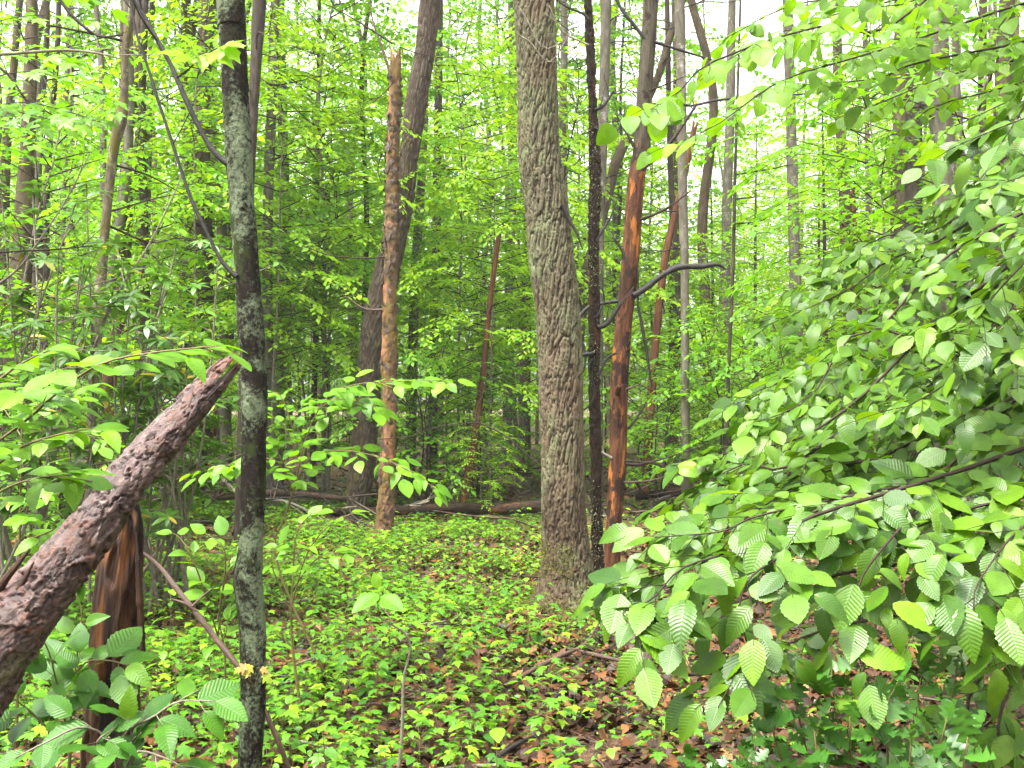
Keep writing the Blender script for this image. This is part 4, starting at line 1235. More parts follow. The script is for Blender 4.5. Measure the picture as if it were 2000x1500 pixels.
# bare wiry stems crossing the left side
wiry = random.Random(9)
for lab, pts, d, rr in (('thin pale bare stem crossing low over the rhododendron leaves', [(-10, 560), (40, 520), (90, 450), (130, 390), (175, 300)], 6.5, (.010, .006, .004)),
                       ('arched pale bare branch high at the left frame edge', [(-20, 108), (60, 102), (130, 98), (190, 104), (225, 113)], 5.5, (.010, .008, .004)),
                       ('thin grey stem slanting up through the rhododendrons', [(180, 690), (215, 600), (250, 540), (290, 480), (335, 390), (360, 330)], 7.8, (.011, .008, .005)),
                       ('level bare twig beside the mossy bending tree', [(-10, 493), (50, 490), (110, 487), (180, 480)], 6.2, (.007, .004)),
                       ('dark forked bare branch at the top left', [(110, -10), (140, 30), (175, 60), (200, 72), (240, 68)], 5.8, (.011, .008, .005)),
                       ('dark drooping branch under the top left leaves', [(-10, 125), (20, 150), (40, 180), (60, 210)], 5.8, (.009, .005))):
    g = Geo()
    q = [at(x, y, d) for x, y in pts]
    g.limb(q, np.interp(np.linspace(0, 1, len(q)), np.linspace(0, 1, len(rr)), rr), 6)
    side_twigs(g, q, wiry, 7, .45, .003)
    tag(obj('bare_branch', g, M['twig_pale'] if 'pale' in lab or 'grey' in lab else M['twig']), lab, 'branch')

# ------------------------------------------------------------------ the drooping hornbeam on the right
def leafy_bough(parent, pts, rads, tpl, mat, wmat, rng, nrm, lat_sp, lat_len, leaf_sp, leaf, **kw):
    wd, lf, L = Geo(), Geo(), []
    P_ = [at(*p) for p in pts]
    rr = np.interp(np.linspace(0, 1, len(P_)), np.linspace(0, 1, len(rads)), rads)
    spray(wd, L, P_, rr, np.array(nrm), rng, lat_sp, lat_len, leaf_sp, leaf, **kw)
    if tpl is LEAF_NEAR:
        lf.scatter(LEAF_NEAR, L[0::3])
        lf.scatter(LEAF_BENT, L[1::3])
        lf.scatter(LEAF_FLAT, L[2::3])
    else:
        lf.scatter(tpl, L)
    o = obj('branch', wd, wmat, parent)
    obj('leaves', lf, mat, o)
    return len(L)

def wander(pts, rng, a):
    """a bough wavers a little from joint to joint"""
    n = len(pts)
    return [(x + rng.gauss(0, a) * (0 < i < n), y + rng.gauss(0, a) * (0 < i < n), d + rng.gauss(0, a / 300)) for i, (x, y, d) in enumerate(pts)]
rng = random.Random(31)
hb = thing('hornbeam_tree', 'hornbeam with drooping boughs of toothed ribbed green leaves filling the right', 'tree', (X(2330, 3.2), 3.2, float(gh(X(2330, 3.2), 3.2))))
g = Geo()
g.limb([at(2330, 1900, 3.2) * [1, 1, 0] + UP * -.15, at(2325, 1300, 3.2), at(2300, 800, 3.2), at(2260, 300, 3.2), at(2230, -300, 3.2)], [.075, .065, .055, .04, .02], 20, ds=.04, disp=d_smooth)
obj('trunk', g, M['far_grey'], hb)
FACE = (-.25, -.45, .86)
nleaf = 0
near = [  # close boughs, big leaves
    ([(2260, 800, 2.9), (2060, 850, 2.6), (1880, 900, 2.45), (1740, 960, 2.35), (1600, 1010, 2.25), (1470, 1060, 2.2), (1340, 1110, 2.15), (1180, 1165, 2.1)], (.014, .009, .006, .002)),
    ([(1760, 950, 2.4), (1640, 985, 2.3), (1500, 1010, 2.25), (1400, 1045, 2.2), (1290, 1055, 2.18)], (.006, .002)),
    ([(1600, 1035, 2.2), (1520, 1085, 2.1), (1450, 1125, 2.05), (1432, 1200, 2.0), (1445, 1290, 1.98), (1425, 1395, 1.96)], (.005, .0018)),
    ([(1800, 990, 2.3), (1730, 1050, 2.15), (1690, 1120, 2.1), (1692, 1200, 2.05), (1680, 1275, 2.0)], (.006, .0018)),
    ([(2100, 960, 2.3), (1990, 1030, 2.15), (1930, 1110, 2.05), (1925, 1190, 2.0), (1945, 1270, 1.98)], (.006, .0018)),
    ([(2200, 870, 2.5), (2040, 950, 2.35), (1900, 985, 2.3), (1790, 1030, 2.25), (1740, 1075, 2.2)], (.009, .002)),
    ([(1420, 1080, 2.15), (1330, 1120, 2.1), (1260, 1160, 2.05), (1200, 1200, 2.03), (1250, 1245, 2.0)], (.004, .0016)),
    ([(2180, 1010, 2.5), (2060, 1060, 2.4), (1960, 1060, 2.35), (1850, 1090, 2.3), (1800, 1140, 2.28)], (.007, .002)),
]
for pts, rr in near:
    nleaf += leafy_bough(hb, wander(pts, rng, 10), [a * .6 for a in rr], LEAF_NEAR, M['hornbeam'], M['twig'], rng, FACE, .046, .19, .036, .086, start=.10, jit=.27, droop=.13, twig=.0013, nj=.3)
mid = [  # further boughs sweeping down to the left
    ([(2280, 500, 3.4), (2060, 640, 3.3), (1880, 760, 3.2), (1700, 850, 3.1), (1540, 900, 3.0), (1400, 950, 2.95), (1300, 1010, 2.9)], (.016, .011, .007, .002)),
    ([(2270, 380, 3.4), (2050, 520, 3.4), (1850, 660, 3.3), (1700, 760, 3.25), (1560, 830, 3.2), (1440, 880, 3.15), (1350, 920, 3.1)], (.016, .011, .006, .002)),
    ([(2260, 250, 3.5), (2060, 400, 3.5), (1860, 560, 3.5), (1700, 650, 3.4), (1560, 720, 3.4), (1460, 790, 3.35)], (.016, .010, .006, .002)),
    ([(2250, 120, 3.7), (2060, 280, 3.8), (1880, 440, 3.8), (1740, 540, 3.8), (1620, 620, 3.75), (1500, 680, 3.7)], (.016, .010, .006, .002)),
    ([(2240, 20, 3.8), (2060, 170, 4.0), (1920, 330, 4.1), (1800, 440, 4.1), (1690, 500, 4.0), (1580, 580, 4.0)], (.014, .009, .005, .002)),
    ([(2260, 640, 3.2), (2060, 760, 3.0), (1880, 860, 2.9), (1720, 900, 2.85), (1580, 950, 2.8), (1450, 990, 2.75), (1340, 1060, 2.7)], (.014, .009, .006, .002)),
    ([(2240, -60, 3.6), (2080, 70, 3.8), (1960, 210, 3.9), (1880, 320, 3.9), (1790, 410, 3.9)], (.012, .007, .002)),
    ([(2250, 330, 2.7), (2110, 400, 2.6), (1990, 500, 2.55), (1900, 600, 2.5), (1830, 660, 2.5)], (.010, .005, .002)),
    ([(2250, 120, 2.5), (2100, 180, 2.35), (1990, 250, 2.3), (1900, 320, 2.25)], (.009, .005, .002)),
    ([(2260, 560, 2.8), (2100, 620, 2.6), (1960, 690, 2.5), (1850, 760, 2.45), (1760, 800, 2.4)], (.010, .006, .002)),
    ([(2270, 440, 3.0), (2080, 560, 2.9), (1900, 660, 2.9), (1740, 720, 2.85), (1600, 800, 2.8), (1500, 850, 2.8)], (.013, .008, .005, .002)),
    ([(2270, 700, 3.7), (2080, 760, 3.7), (1900, 800, 3.7), (1720, 840, 3.6), (1560, 880, 3.6), (1440, 930, 3.5)], (.014, .009, .005, .002)),
    ([(2270, 560, 4.2), (2060, 660, 4.3), (1880, 700, 4.3), (1700, 740, 4.3), (1560, 800, 4.2)], (.014, .009, .005, .002)),
]
for bi, (pts, rr) in enumerate(mid):
    for rep_ in range(2):
        q = [(x + rep_ * 35, y + rep_ * 50, d + rep_ * .55) for x, y, d in pts]
        nleaf += leafy_bough(hb, wander(q, rng, 26), [a * .55 for a in rr], LEAF_NEAR, M['hornbeam'], M['twig'], rng, (-.25 + rng.uniform(-.15, .15), -.16 + rng.uniform(-.3, .2), .95), .052, .30, .039, .077, start=.12, jit=.32, droop=.15, twig=.0015, nj=.35)
low = [  # lower boughs in their shade
    ([(2280, 1000, 3.0), (2120, 1130, 2.8), (1980, 1260, 2.7), (1900, 1340, 2.65), (1880, 1440, 2.6), (1830, 1500, 2.58)], (.012, .008, .005, .002)),
    ([(2200, 1150, 2.7), (2060, 1260, 2.55), (1980, 1330, 2.5), (1950, 1420, 2.45), (1960, 1520, 2.42)], (.009, .006, .002)),
    ([(2180, 1030, 3.3), (2000, 1120, 3.2), (1840, 1180, 3.1), (1700, 1210, 3.0), (1580, 1240, 3.0), (1480, 1290, 2.95)], (.010, .006, .002)),
    ([(2120, 990, 3.6), (1900, 1080, 3.5), (1700, 1110, 3.5), (1520, 1150, 3.4), (1400, 1190, 3.4)], (.010, .006, .002)),
]
for pts, rr in low:
    nleaf += leafy_bough(hb, pts, rr, LEAF_NEAR, M['hornbeam'], M['twig'], rng, (-.2, -.5, .8), .065, .26, .046, .088, start=.15, jit=.3, droop=.18, twig=.0016, nj=.3)

# ------------------------------------------------------------------ light backlit boughs hanging in at the top right
bt = thing('basswood_tree', 'tree reaching in at the top right with light green backlit leaves', 'tree', (X(2500, 4.6), 4.6, float(gh(X(2500, 4.6), 4.6))))
g = Geo()
g.limb([at(2500, 1700, 4.6) * [1, 1, 0] + UP * -.15, at(2490, 900, 4.6), at(2470, 200, 4.6), at(2440, -500, 4.6)], [.09, .08, .06, .03], 20, ds=.05, disp=d_smooth)
obj('trunk', g, M['far_grey'], bt)
for pts, rr in (([(2470, -200, 4.5), (2200, -110, 4.2), (1950, -50, 4.0), (1750, 20, 3.8), (1600, 78, 3.6), (1450, 125, 3.4), (1350, 175, 3.2), (1270, 225, 3.1)], (.014, .008, .005, .0015)),
               ([(2460, -60, 4.7), (2200, 0, 4.6), (1980, 60, 4.5), (1820, 110, 4.4), (1680, 150, 4.3), (1560, 190, 4.2)], (.018, .010, .006, .002)),
               ([(2450, -300, 4.8), (2150, -220, 4.6), (1900, -120, 4.5), (1720, -40, 4.4), (1560, 10, 4.3), (1430, 60, 4.2)], (.018, .010, .006, .002)),
               ([(2460, 40, 5.0), (2200, 90, 5.0), (2000, 140, 5.0), (1860, 200, 5.0), (1760, 240, 5.0)], (.016, .010, .005, .002)),
               ([(2440, -420, 4.4), (2100, -260, 4.2), (1900, -180, 4.1), (1700, -80, 4.0), (1540, -30, 3.9)], (.016, .010, .005, .002))):
    for rep_ in range(2):
        pq = [(x + rep_ * 60, y + (0, 45, -40)[rep_], d + (0, .7, .4)[rep_]) for x, y, d in pts]
        leafy_bough(bt, wander(pq, rng, 18), [a * .7 for a in rr], LEAF_BROAD, M['basswood'], M['twig'], rng, (-.15, -.25, .95), .085, .32, .055, .088, start=.15, jit=.4, droop=.25, twig=.002, nj=.4)

# ------------------------------------------------------------------ beech saplings at the left and in the middle
def sapling(label, base, boughs, stem, mat, leaf, rng, nrm=(0, -.25, 1), tpl=LEAF_NEAR, lat_sp=.055, lat_len=.16, leaf_sp=.042, group=None, name='beech_sapling', wood='stem'):
    root = thing(name, label, 'sapling', (base[0], base[1], float(gh(base[0], base[1]))), group)
    g = Geo()
    g.limb(stem, np.linspace(.009, .003, len(stem)), 7)
    obj('stem', g, M[wood], root)
    for pts in boughs:
        leafy_bough(root, pts, (.004, .003, .0015), tpl, M[mat], M[wood], rng, nrm, lat_sp, lat_len, leaf_sp, leaf, start=.08, jit=.22, droop=.14, twig=.0014, nj=.2)
    return root
def stem_to(base, tips):
    return [np.array([base[0], base[1], float(gh(*base)) - .05])] + [at(*t) for t in tips]
rng = random.Random(63)
b = (X(-60, 2.6), 2.6)
sapling('light green beech sapling at the left edge above the broken trunk', b,
        [[(-60, 900, 2.6), (40, 830, 2.5), (120, 760, 2.45), (200, 710, 2.4), (290, 690, 2.4), (380, 680, 2.4), (425, 676, 2.4)], [(-50, 860, 2.6), (20, 780, 2.5), (80, 740, 2.45), (140, 715, 2.4)],
         [(-50, 950, 2.5), (30, 880, 2.4), (110, 850, 2.35), (190, 835, 2.35)], [(-60, 1000, 2.6), (20, 950, 2.6), (100, 930, 2.6), (180, 940, 2.6)], [(-60, 800, 2.8), (0, 740, 2.8), (60, 700, 2.8), (110, 680, 2.8)]],
        stem_to(b, [(-60, 1200, 2.6), (-62, 900, 2.6), (-50, 700, 2.6)]), 'beech', .086, rng, (0, -.2, 1), lat_sp=.05, lat_len=.15, leaf_sp=.045)
b = (X(40, 4.6), 4.6)
sapling('leafy young beech behind the broken trunk at the far left', b,
        [[(40, 1000, 4.6), (90, 960, 4.5), (150, 930, 4.4), (215, 930, 4.4)], [(40, 950, 4.6), (0, 900, 4.5), (-40, 880, 4.5)], [(42, 900, 4.6), (100, 860, 4.6), (170, 850, 4.6), (220, 870, 4.6)], [(40, 1060, 4.6), (110, 1030, 4.5), (60, 1010, 4.4)],
         [(40, 850, 4.6), (0, 790, 4.7), (-50, 760, 4.8)], [(42, 820, 4.6), (90, 780, 4.7), (140, 770, 4.8)]],
        stem_to(b, [(36, 1200, 4.6), (40, 950, 4.6), (44, 780, 4.6)]), 'beech', .095, rng, lat_sp=.07, lat_len=.24)
b = (X(660, 5.6), 5.6)
sapling('bright beech sapling with level sprays before the broken stub', b,
        [[(575, 950, 5.6), (600, 850, 5.5), (640, 775, 5.4), (700, 750, 5.3), (780, 745, 5.3), (868, 742, 5.25)], [(590, 900, 5.6), (560, 800, 5.6), (545, 770, 5.6), (530, 765, 5.6)], [(620, 800, 5.5), (660, 780, 5.4), (720, 790, 5.3), (745, 800, 5.3)],
         [(560, 1000, 5.6), (600, 900, 5.4), (660, 880, 5.3), (730, 890, 5.2), (800, 920, 5.1), (858, 960, 5.05)], [(570, 960, 5.6), (540, 900, 5.5), (480, 900, 5.5), (400, 920, 5.5)], [(572, 940, 5.6), (540, 880, 5.6), (520, 860, 5.6)],
         [(585, 910, 5.6), (560, 840, 5.7), (530, 810, 5.7)]],
        stem_to(b, [(540, 1100, 5.6), (560, 1000, 5.6), (590, 890, 5.6)]), 'beech', .10, rng, lat_sp=.06, lat_len=.24, leaf_sp=.055)
b = (X(600, 5.0), 5.0)
sapling('pale beech sapling among the maple seedlings right of the lichen tree', b,
        [[(570, 1180, 5), (600, 1080, 4.9), (650, 1020, 4.8), (700, 1000, 4.8)], [(572, 1150, 5), (620, 1090, 4.9), (680, 1075, 4.8)], [(570, 1200, 5), (530, 1100, 5), (545, 1060, 5)], [(572, 1120, 5), (580, 1040, 5), (610, 1000, 5)]],
        stem_to(b, [(570, 1250, 5.0), (572, 1120, 5.0)]), 'beech', .09, rng, lat_sp=.08, lat_len=.14, leaf_sp=.055)
b = (X(430, 4.4), 4.4)
sapling('light beech sapling low between the stump and the lichen tree', b,
        [[(425, 1240, 4.4), (380, 1100, 4.3), (350, 1050, 4.3), (330, 1040, 4.3)], [(428, 1200, 4.4), (440, 1080, 4.3), (400, 1040, 4.3)], [(425, 1250, 4.4), (440, 1130, 4.4), (470, 1090, 4.4)], [(425, 1260, 4.4), (440, 1240, 4.3), (445, 1200, 4.3)]],
        stem_to(b, [(430, 1500, 4.4), (440, 1300, 4.4), (425, 1200, 4.4)]), 'beech', .09, rng, lat_sp=.08, lat_len=.14, leaf_sp=.055)
b = (X(120, 3.27), 3.27)
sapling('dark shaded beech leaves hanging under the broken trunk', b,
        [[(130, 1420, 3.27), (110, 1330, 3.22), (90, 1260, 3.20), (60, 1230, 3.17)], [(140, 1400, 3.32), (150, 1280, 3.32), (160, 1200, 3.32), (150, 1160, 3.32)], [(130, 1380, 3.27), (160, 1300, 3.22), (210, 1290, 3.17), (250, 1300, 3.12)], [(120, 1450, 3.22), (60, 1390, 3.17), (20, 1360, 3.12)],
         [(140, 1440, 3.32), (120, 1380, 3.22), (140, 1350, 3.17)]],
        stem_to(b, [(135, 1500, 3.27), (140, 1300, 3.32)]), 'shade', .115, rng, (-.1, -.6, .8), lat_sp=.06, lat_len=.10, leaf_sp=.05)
b = (X(240, 2.5), 2.5)
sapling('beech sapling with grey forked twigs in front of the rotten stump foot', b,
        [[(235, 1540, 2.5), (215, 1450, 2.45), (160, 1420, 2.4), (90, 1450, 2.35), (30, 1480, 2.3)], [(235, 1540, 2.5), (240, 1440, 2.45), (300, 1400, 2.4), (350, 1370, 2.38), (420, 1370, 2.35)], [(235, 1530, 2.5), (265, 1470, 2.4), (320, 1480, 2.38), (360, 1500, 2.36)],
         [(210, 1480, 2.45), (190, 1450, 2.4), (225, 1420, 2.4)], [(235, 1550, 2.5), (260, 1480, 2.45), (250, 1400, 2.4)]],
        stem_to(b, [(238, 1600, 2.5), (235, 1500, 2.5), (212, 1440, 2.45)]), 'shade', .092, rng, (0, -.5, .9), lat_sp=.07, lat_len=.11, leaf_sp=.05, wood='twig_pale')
b = (X(770, 4.1), 4.1)
root = sapling('thin bent seedling stem carrying two big pale leaves', b, [], stem_to(b, [(785, 1440, 4.1), (788, 1330, 4.1), (800, 1250, 4.1), (740, 1205, 4.1)]), 'beech', .1, rng, name='bent_seedling', wood='twig_pale')
lf = Geo()
lf.scatter(LEAF_NEAR, [(at(740, 1160, 4.1), at(676, 1195, 4.0) - at(740, 1160, 4.1), np.array([-.3, -.7, .8]), .14, .2), (at(742, 1165, 4.1), at(805, 1195, 3.98) - at(742, 1165, 4.1), np.array([.3, -.8, .7]), .14, .3), (at(738, 1150, 4.1), at(728, 1110, 4.1) - at(738, 1150, 4.1), np.array([0, -.8, .5]), .07, .8)])
g = Geo()
g.limb([at(740, 1205, 4.1), at(738, 1180, 4.1), at(740, 1155, 4.1)], [.002, .002, .0015], 5)
obj('twig', g, M['stem'], root)
obj('leaves', lf, M['beech'], root)
# upper left light leaves
b = (X(-200, 6.0), 6.0)
sapling('light green maple boughs spreading in at the upper left', b,
        [[(-200, 250, 6), (-60, 170, 5.9), (40, 140, 5.8), (110, 150, 5.7), (170, 170, 5.6), (225, 200, 5.6)], [(-200, 280, 6), (-60, 220, 5.9), (40, 200, 5.8), (120, 215, 5.7), (200, 240, 5.6)], [(-200, 230, 6), (-40, 120, 6), (60, 110, 6), (150, 120, 6)],
         [(-200, 240, 6), (-60, 200, 6.1), (60, 225, 6.1), (150, 245, 6.1)], [(-200, 130, 6), (-60, 60, 6.2), (60, 30, 6.3), (180, 40, 6.3)], [(-200, 100, 6), (-60, 10, 6.4), (60, -20, 6.4), (180, 0, 6.5)]],
        stem_to(b, [(-200, 700, 6), (-200, 200, 6), (-200, 0, 6)]), 'beech', .105, rng, (0, -.35, .9), LEAF_MAPLE, lat_sp=.11, lat_len=.32, leaf_sp=.075, name='maple_sapling', wood='twig')

# ------------------------------------------------------------------ hollies at the lower right
def holly(label, d, base_px, tips, seed):
    rng = random.Random(seed)
    bx = X(base_px, d)
    root = thing('holly_bush', label, 'shrub', (bx, d, float(gh(bx, d))))
    wd, L = Geo(), []
    b0 = np.array([bx, d, float(gh(bx, d)) - .05])
    for (x, y, dd) in tips:
        t = at(x, y, dd)
        m = b0 * .5 + t * .5 + np.array([rng.gauss(0, .04), rng.gauss(0, .04), .07])
        spray(wd, L, [b0, m, t], [.006, .004, .0018], np.array([0, -.4, .9]), rng, .055, .12, .027, .056, start=.5, jit=.45, droop=.05, twig=.0016, lang=60, nj=.4)
    lf = Geo()
    lf.scatter(LEAF_HOLLY, L)
    obj('stems', wd, M['stem'], root)
    obj('leaves', lf, M['holly'], root)
holly('glossy spiny holly bush under the hornbeam boughs at the lower right', 2.25, 1720, [(1545, 1330, 2.05), (1500, 1395, 2.0), (1620, 1340, 2.0), (1730, 1370, 1.95), (1800, 1310, 2.05), (1870, 1300, 2.1), (1590, 1425, 1.95), (1850, 1400, 1.95), (1890, 1440, 1.9), (1780, 1440, 1.9), (1660, 1400, 1.95), (1690, 1330, 2.1)], 3)
holly('small spiny holly sprig at the bottom edge in the brown leaves', 2.9, 1440, [(1350, 1475, 2.7), (1400, 1485, 2.65), (1500, 1470, 2.65), (1450, 1500, 2.6), (1480, 1440, 2.7)], 4)

# ------------------------------------------------------------------ forest floor: fallen leaves, moss, seedlings, sticks and logs
def pix(x, y):
    """roughly where a floor point shows in the photo"""
    return 1000 + x / y * FPX, HORIZON + FPX * EYE / y

def green(x, y):
    """how thick the seedlings stand: a carpet left of the ridged tree, sparse in the brown leaves at the right"""
    u, v = pix(x, y)
    carpet = sst(1090, 960, u) * sst(1290, 1180, v) * sst(1020, 1045, v)
    left = sst(1000, 600, u) * .95
    midl = sst(1350, 1000, u) * .45
    right = sst(1000, 1300, u) * .16
    back = sst(1060, 1010, v) * .12
    n = fbm(np.stack([x * 1.6, y * 1.6, x * 0], -1), 4, 21)
    return np.clip(np.maximum.reduce([sst(2050, 2300, u) * .35, carpet, left * .7, midl * .55, right * .7, back]) * (0.85 + 2.6 * n), 0.015, 1)

def floor_points(n, y0, y1, seed, wide=.92, pw=1.0):
    r_ = np.random.default_rng(seed)
    # even density over the visible wedge of the floor
    y = np.sqrt(y0 ** 2 + (y1 ** 2 - y0 ** 2) * r_.random(n) ** pw)
    x = r_.uniform(-wide, wide, n) * y
    return x, y, r_

def rows(p, d, n, s, r):
    return np.column_stack([p, d, n, s, r])

# fallen leaves
g = Geo()
for tpl, n, y0, y1, s0, s1, sd in ((LITTER, 38000, 2.2, 13, .05, .11, 1), (LITTER_OAK, 10500, 2.2, 11, .07, .13, 2), (LITTER, 24000, 13, 34, .07, .13, 3)):
    x, y, r_ = floor_points(n, y0, y1, sd, pw=1.35)
    a = r_.uniform(0, 2 * PI, n)
    p = np.stack([x, y, gh(x, y) + r_.uniform(.004, .03, n)], -1)
    d = np.stack([np.cos(a), np.sin(a), r_.normal(0, .22, n)], -1)
    nr = np.stack([r_.normal(0, .35, n), r_.normal(0, .35, n), np.where(r_.random(n) < .5, 1, -1) * np.ones(n)], -1)
    g.scatter(tpl, rows(p, d, nr, r_.uniform(s0, s1, n), np.clip(r_.normal(.45, .27, n), 0, 1)))
o = kind(obj('leaf_litter', g, M['litter']), 'stuff')
o['label'] = 'wet brown fallen leaves covering the forest floor'

# tiny creeping greens and moss between them
g = Geo()
x, y, r_ = floor_points(130000, 2.6, 18, 5, pw=1.3)
keep = fbm(np.stack([x * 1.1, y * 1.1, x * 0 + 3], -1), 4, 61) + .10 * sst(1400, 700, pix(x, y)[0]) > r_.normal(.02, .12, len(x))
x, y = x[keep], y[keep]
n = len(x)
a = r_.uniform(0, 2 * PI, n)
g.scatter(LEAF_DOT, rows(np.stack([x, y, gh(x, y) + r_.uniform(.005, .05, n)], -1), np.stack([np.cos(a), np.sin(a), r_.uniform(-.2, .6, n)], -1), np.stack([r_.normal(0, .4, n), r_.normal(0, .4, n), np.ones(n)], -1), r_.uniform(.014, .038, n), r_.random(n)))
o = kind(obj('ground_cover', g, M['under_dark']), 'stuff')
o['label'] = 'tiny green creeping plants and moss among the fallen leaves'

# maple seedlings: variants, then individuals near by and the rest as one carpet
def seedling(seed, tall, nl, tpl=None, ls=1.0):
    rng = random.Random(seed)
    g, L = Geo(), []
    top = np.array([rng.gauss(0, .02), rng.gauss(0, .02), tall])
    g.limb([(0, 0, -.02), top * .5 + np.array([.006, 0, 0]), top], [.0016, .0013, .001], 4, mi=1, dense=6)
    for i in range(nl):
        a = i * PI + (i // 2) * PI / 2 + rng.uniform(-.35, .35)
        lvl = 1 - .28 * (i // 2) * rng.uniform(.7, 1.2)
        dr = np.array([math.cos(a), math.sin(a), 0])
        p0 = top * max(.2, lvl)
        pl_ = .022 + .012 * (i // 2)
        p1 = p0 + dr * pl_ + UP * .012
        g.limb([p0, p1], [.0008, .0006], 3, mi=1, dense=3)
        L.append((p1, dr - UP * rng.uniform(0, .35), UP + dr * rng.uniform(-.1, .3) + np.array([rng.gauss(0, .15), rng.gauss(0, .15), 0]), rng.uniform(.036, .062) * ls, min(1, max(0, rng.gauss(.42, .25)))))
    g.scatter(tpl or LEAF_MAPLE, L)
    return g
SEED = [seedling(i, t, n) for i, (t, n) in enumerate(((.09, 2), (.13, 4), (.17, 4), (.21, 6)))] + [seedling(20, .34, 8, LEAF_MAPLE, 1.15), seedling(21, .27, 7, LEAF_MID, 1.35), seedling(22, .42, 9, LEAF_MID, 1.2), seedling(10, .10, 5, LEAF_MID, 1.0), seedling(11, .07, 6, LEAF_MID, .7), seedling(12, .15, 8, LEAF_MID, .9), seedling(13, .06, 4, LEAF_MAPLE, .6)]
seed_mesh = [s.mesh('maple_seedling', [M['maple'], M['stem']]) for s in SEED]
x, y, r_ = floor_points(38000, 3.0, 17, 11, pw=1.3)
keep = r_.random(len(x)) < green(x, y)
x, y = x[keep], y[keep]
order = np.argsort(y)
x, y = x[order], y[order]
vis = [i for i in range(len(x)) if y[i] > 4.1 and abs(x[i] / y[i]) < .53][:300]
vset = set(vis)
WT = np.array([.2, .2, .13, .06, .012, .012, .006, .14, .12, .07, .15])
sort_ = r_.choice(len(SEED), len(x), p=WT[:len(SEED)] / WT[:len(SEED)].sum())
for i in vis:
    k = int(sort_[i])
    o = bpy.data.objects.new('tree_seedling', seed_mesh[k])
    C.objects.link(o)
    o.location = (x[i], y[i], float(gh(x[i], y[i])))
    o.rotation_euler = (r_.normal(0, .12), r_.normal(0, .12), r_.uniform(0, 6.28))
    o.scale = (float(r_.uniform(.7, 1.4)),) * 3
    tag(o, 'small bright green seedling sprouting from the brown leaves', 'seedling', 'seedlings on the forest floor')
g = Geo()
SV = [(np.concatenate(s.v), np.concatenate(s.q), np.concatenate(s.t), np.concatenate(s.uv), np.concatenate(s.r)) for s in SEED]
for k in range(len(SEED)):
    idx = [i for i in range(len(x)) if i not in vset and sort_[i] == k and not (k in (4, 5, 6) and y[i] > 10)]
    n = len(idx)
    a, sc = r_.uniform(0, 6.28, n), r_.uniform(.7, 1.4, n)
    v, q, t, uv, rr = SV[k]
    ca, sa = np.cos(a)[:, None], np.sin(a)[:, None]
    px_, py_ = x[idx], y[idx]
    vx = (v[None, :, 0] * ca - v[None, :, 1] * sa) * sc[:, None] + px_[:, None]
    vy = (v[None, :, 0] * sa + v[None, :, 1] * ca) * sc[:, None] + py_[:, None]
    vz = v[None, :, 2] * sc[:, None] + gh(px_, py_)[:, None]
    off = (np.arange(n) * len(v))[:, None, None]
    rn = np.clip(rr[None] + r_.normal(0, .16, n)[:, None], 0, 1)
    base = g.n
    g.add(np.stack([vx, vy, vz], -1), (q[None] + off).reshape(-1, 4), (t[None] + off).reshape(-1, 3), np.tile(uv, (n, 1)), rn.reshape(-1))
    m4 = np.tile(np.concatenate(SEED[k].m4), n)
    m3 = np.tile(np.concatenate(SEED[k].m3), n)
    g.m4[-1], g.m3[-1] = m4, m3
o = kind(obj('seedling_carpet', g, [M['maple'], M['stem']]), 'stuff')
o['label'] = 'bright green carpet of maple seedlings between the trees'

# logs lying across the clearing
def lying(name, label, pts, rads, mat, sides=14, disp=d_far, cat='log', group=None, sink=.3):
    P_ = [np.array([X(u, d), d, float(gh(X(u, d), d)) + lift]) for (u, d, lift) in pts]
    rr = np.interp(np.linspace(0, 1, len(P_)), np.linspace(0, 1, len(rads)), rads)
    g = Geo()
    g.limb([p + UP * r * (1 - sink) for p, r in zip(P_, rr)], rr, sides, ds=.05, disp=disp)
    return tag(obj(name, g, M[mat], None), label, cat, group)
lying('fallen_log', 'long black mossy log lying behind the red pole', [(640, 14.4, .06), (760, 14.5, .10), (880, 14.5, .14), (980, 14.5, .18), (1085, 14.4, .20)], [.05, .07, .085, .095], 'black', 20, d_black)
lying('fallen_log', 'short reddish log lying behind the rotten stump', [(265, 13.0, .02), (330, 12.9, .03), (420, 12.8, .03)], [.055, .045, .03], 'stub')
lying('fallen_log', 'thin dark log lying behind the slender lichen tree', [(300, 15.5, .20), (420, 15.4, .24), (540, 15.3, .26), (700, 15.2, .22)], [.05, .06, .04], 'stick')
lying('fallen_log', 'dark log low among the seedlings left of the bent seedling', [(490, 5.9, .0), (600, 5.85, .02), (700, 5.8, .02), (830, 5.9, .0)], [.02, .03, .028, .016], 'black')
lying('fallen_log', 'brown log lying behind the blue green shrub at the right', [(1440, 17, .1), (1520, 16.8, .1), (1600, 16.6, .1)], [.09, .07], 'flaky')
lying('fallen_log', 'dark log under the branches far behind the red snag', [(1240, 17.5, .05), (1330, 17.4, .08), (1440, 17.2, .05)], [.07, .05], 'black')
lying('fallen_log', 'low dark log crossing the floor at the far left', [(-40, 12.4, .05), (60, 12.3, .08), (160, 12.1, .06)], [.06, .05], 'black')
lying('flat_board', 'worn grey brown slab of wood half sunk under the hornbeam', [(1235, 7.4, -.02), (1243, 6.7, -.01), (1252, 6.0, -.02)], [.07, .085, .06], 'flaky', 14, d_far, 'wood')

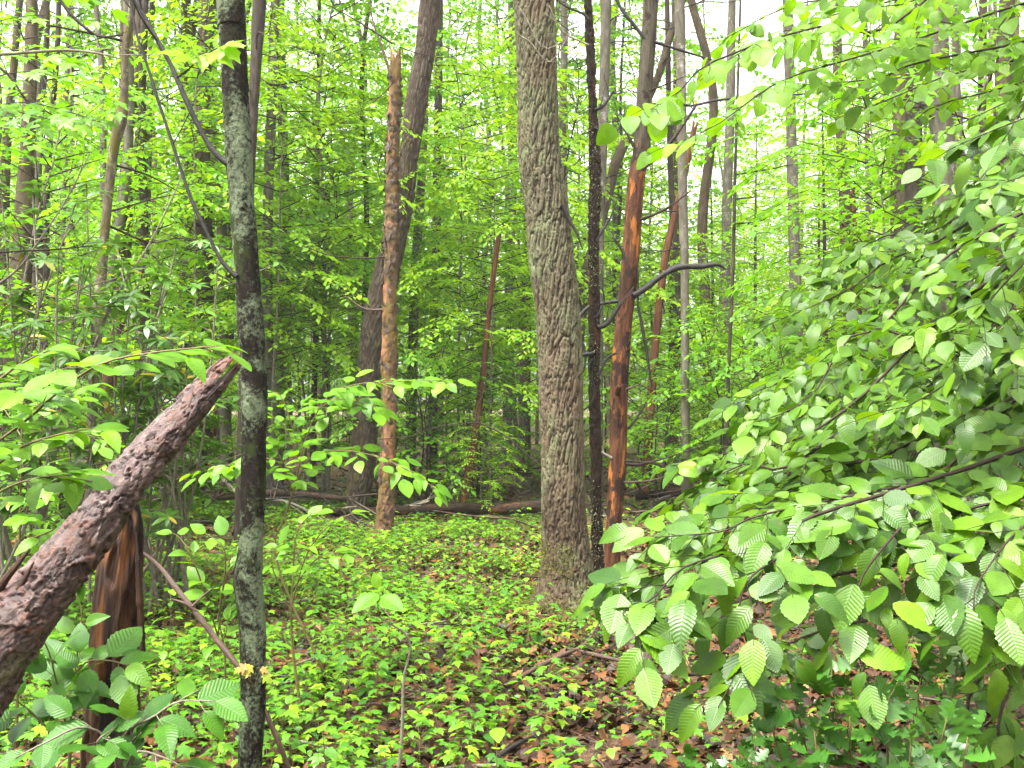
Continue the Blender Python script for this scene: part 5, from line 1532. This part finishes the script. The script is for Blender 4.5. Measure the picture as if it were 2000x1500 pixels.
named = [('red brown bare stick lying in front of the ridged tree', [(985, 5.55, .03), (1040, 5.75, .05), (1090, 5.95, .06), (1140, 6.2, .08), (1170, 6.7, .12)], .013, 'stick'),
         ('long thin stick lying across the brown leaves at the lower middle', [(800, 6.4, .01), (900, 6.3, .02), (1000, 6.1, .02)], .010, 'stick'),
         ('dark stick beside the foot of the hornbeam boughs', [(1110, 6.3, .02), (1180, 6.1, .03), (1250, 6.0, .02)], .013, 'stick'),
         ('forked dark stick low in the green seedlings', [(950, 4.55, .02), (1010, 4.75, .04), (1060, 4.9, .03)], .011, 'twig_black'),
         ('thin stick leaning in the bright seedlings left of the ridged tree', [(1000, 9.6, .03), (1040, 9.4, .06), (1075, 9.2, .08)], .012, 'twig')]
for lb_, pts, r0, mt in named:
    lying('fallen_stick', lb_, pts, [r0, r0, r0 * .5], mt, 7, None, 'stick', 'fallen sticks', .1)
rng = random.Random(404)
sticks = []
for i in range(6):
    g = Geo()
    l_ = rng.uniform(.5, 1.6)
    q = [np.array([l_ * (t - .5), rng.gauss(0, .05) * l_, .015 + rng.uniform(0, .06)]) for t in np.linspace(0, 1, 6)]
    g.limb(q, np.linspace(.012, .004, 6) * rng.uniform(.6, 1.3), 6)
    side_twigs(g, q, rng, 3, .4, .004)
    sticks.append(g.mesh('fallen_stick', M[('stick', 'twig', 'twig_black', 'stick', 'twig_pale', 'twig')[i]]))
for i in range(210):
    if i < 55:
        y_ = rng.uniform(4.3, 9)
        x_ = rng.uniform(-.3, .45) * y_
    else:
        y_ = rng.uniform(12.8, 22)
        x_ = rng.uniform(-.5, .35) * y_
    o = bpy.data.objects.new('fallen_stick', sticks[i % 6])
    C.objects.link(o)
    far_ = i >= 55
    o.location = (x_, y_, float(gh(x_, y_)) + (rng.uniform(0, .35) if far_ else .02))
    o.rotation_euler = (rng.gauss(0, .1), rng.gauss(0, .35 if far_ else .05), rng.uniform(0, 6.28))
    o.scale = (rng.uniform(1.2, 2.2) if far_ else rng.uniform(.5, 1),) * 3
    if far_:
        tag(o, 'bare dead stick in the tangle of brush behind the clearing', 'stick', 'brush behind the clearing')
    else:
        tag(o, 'small bare stick lying on the brown leaves', 'stick', 'small sticks on the brown leaves')

# ------------------------------------------------------------------ damp air
HZ = 0.0009
if HZ > 0:
    hz = bpy.data.meshes.new('haze')
    x0, x1, y0, y1, z0, z1 = -320, 320, -70, 420, -3, 38
    hz.from_pydata([(x, y, z) for x in (x0, x1) for y in (y0, y1) for z in (z0, z1)], [], [(0, 1, 3, 2), (4, 6, 7, 5), (0, 4, 5, 1), (2, 3, 7, 6), (0, 2, 6, 4), (1, 5, 7, 3)])
    k = NT('damp_air')
    vol = k.n('VolumePrincipled')
    vol.inputs['Color'].default_value = (.93, .96, .90, 1)
    vol.inputs['Density'].default_value = HZ
    vol.inputs['Anisotropy'].default_value = 0.3
    k.l(vol.outputs[0], k.out.inputs['Volume'])
    hz.materials.append(k.m)
    ho = bpy.data.objects.new('haze', hz)
    C.objects.link(ho)
    kind(ho, 'stuff')
    ho['label'] = 'pale damp air that lightens the far woods'
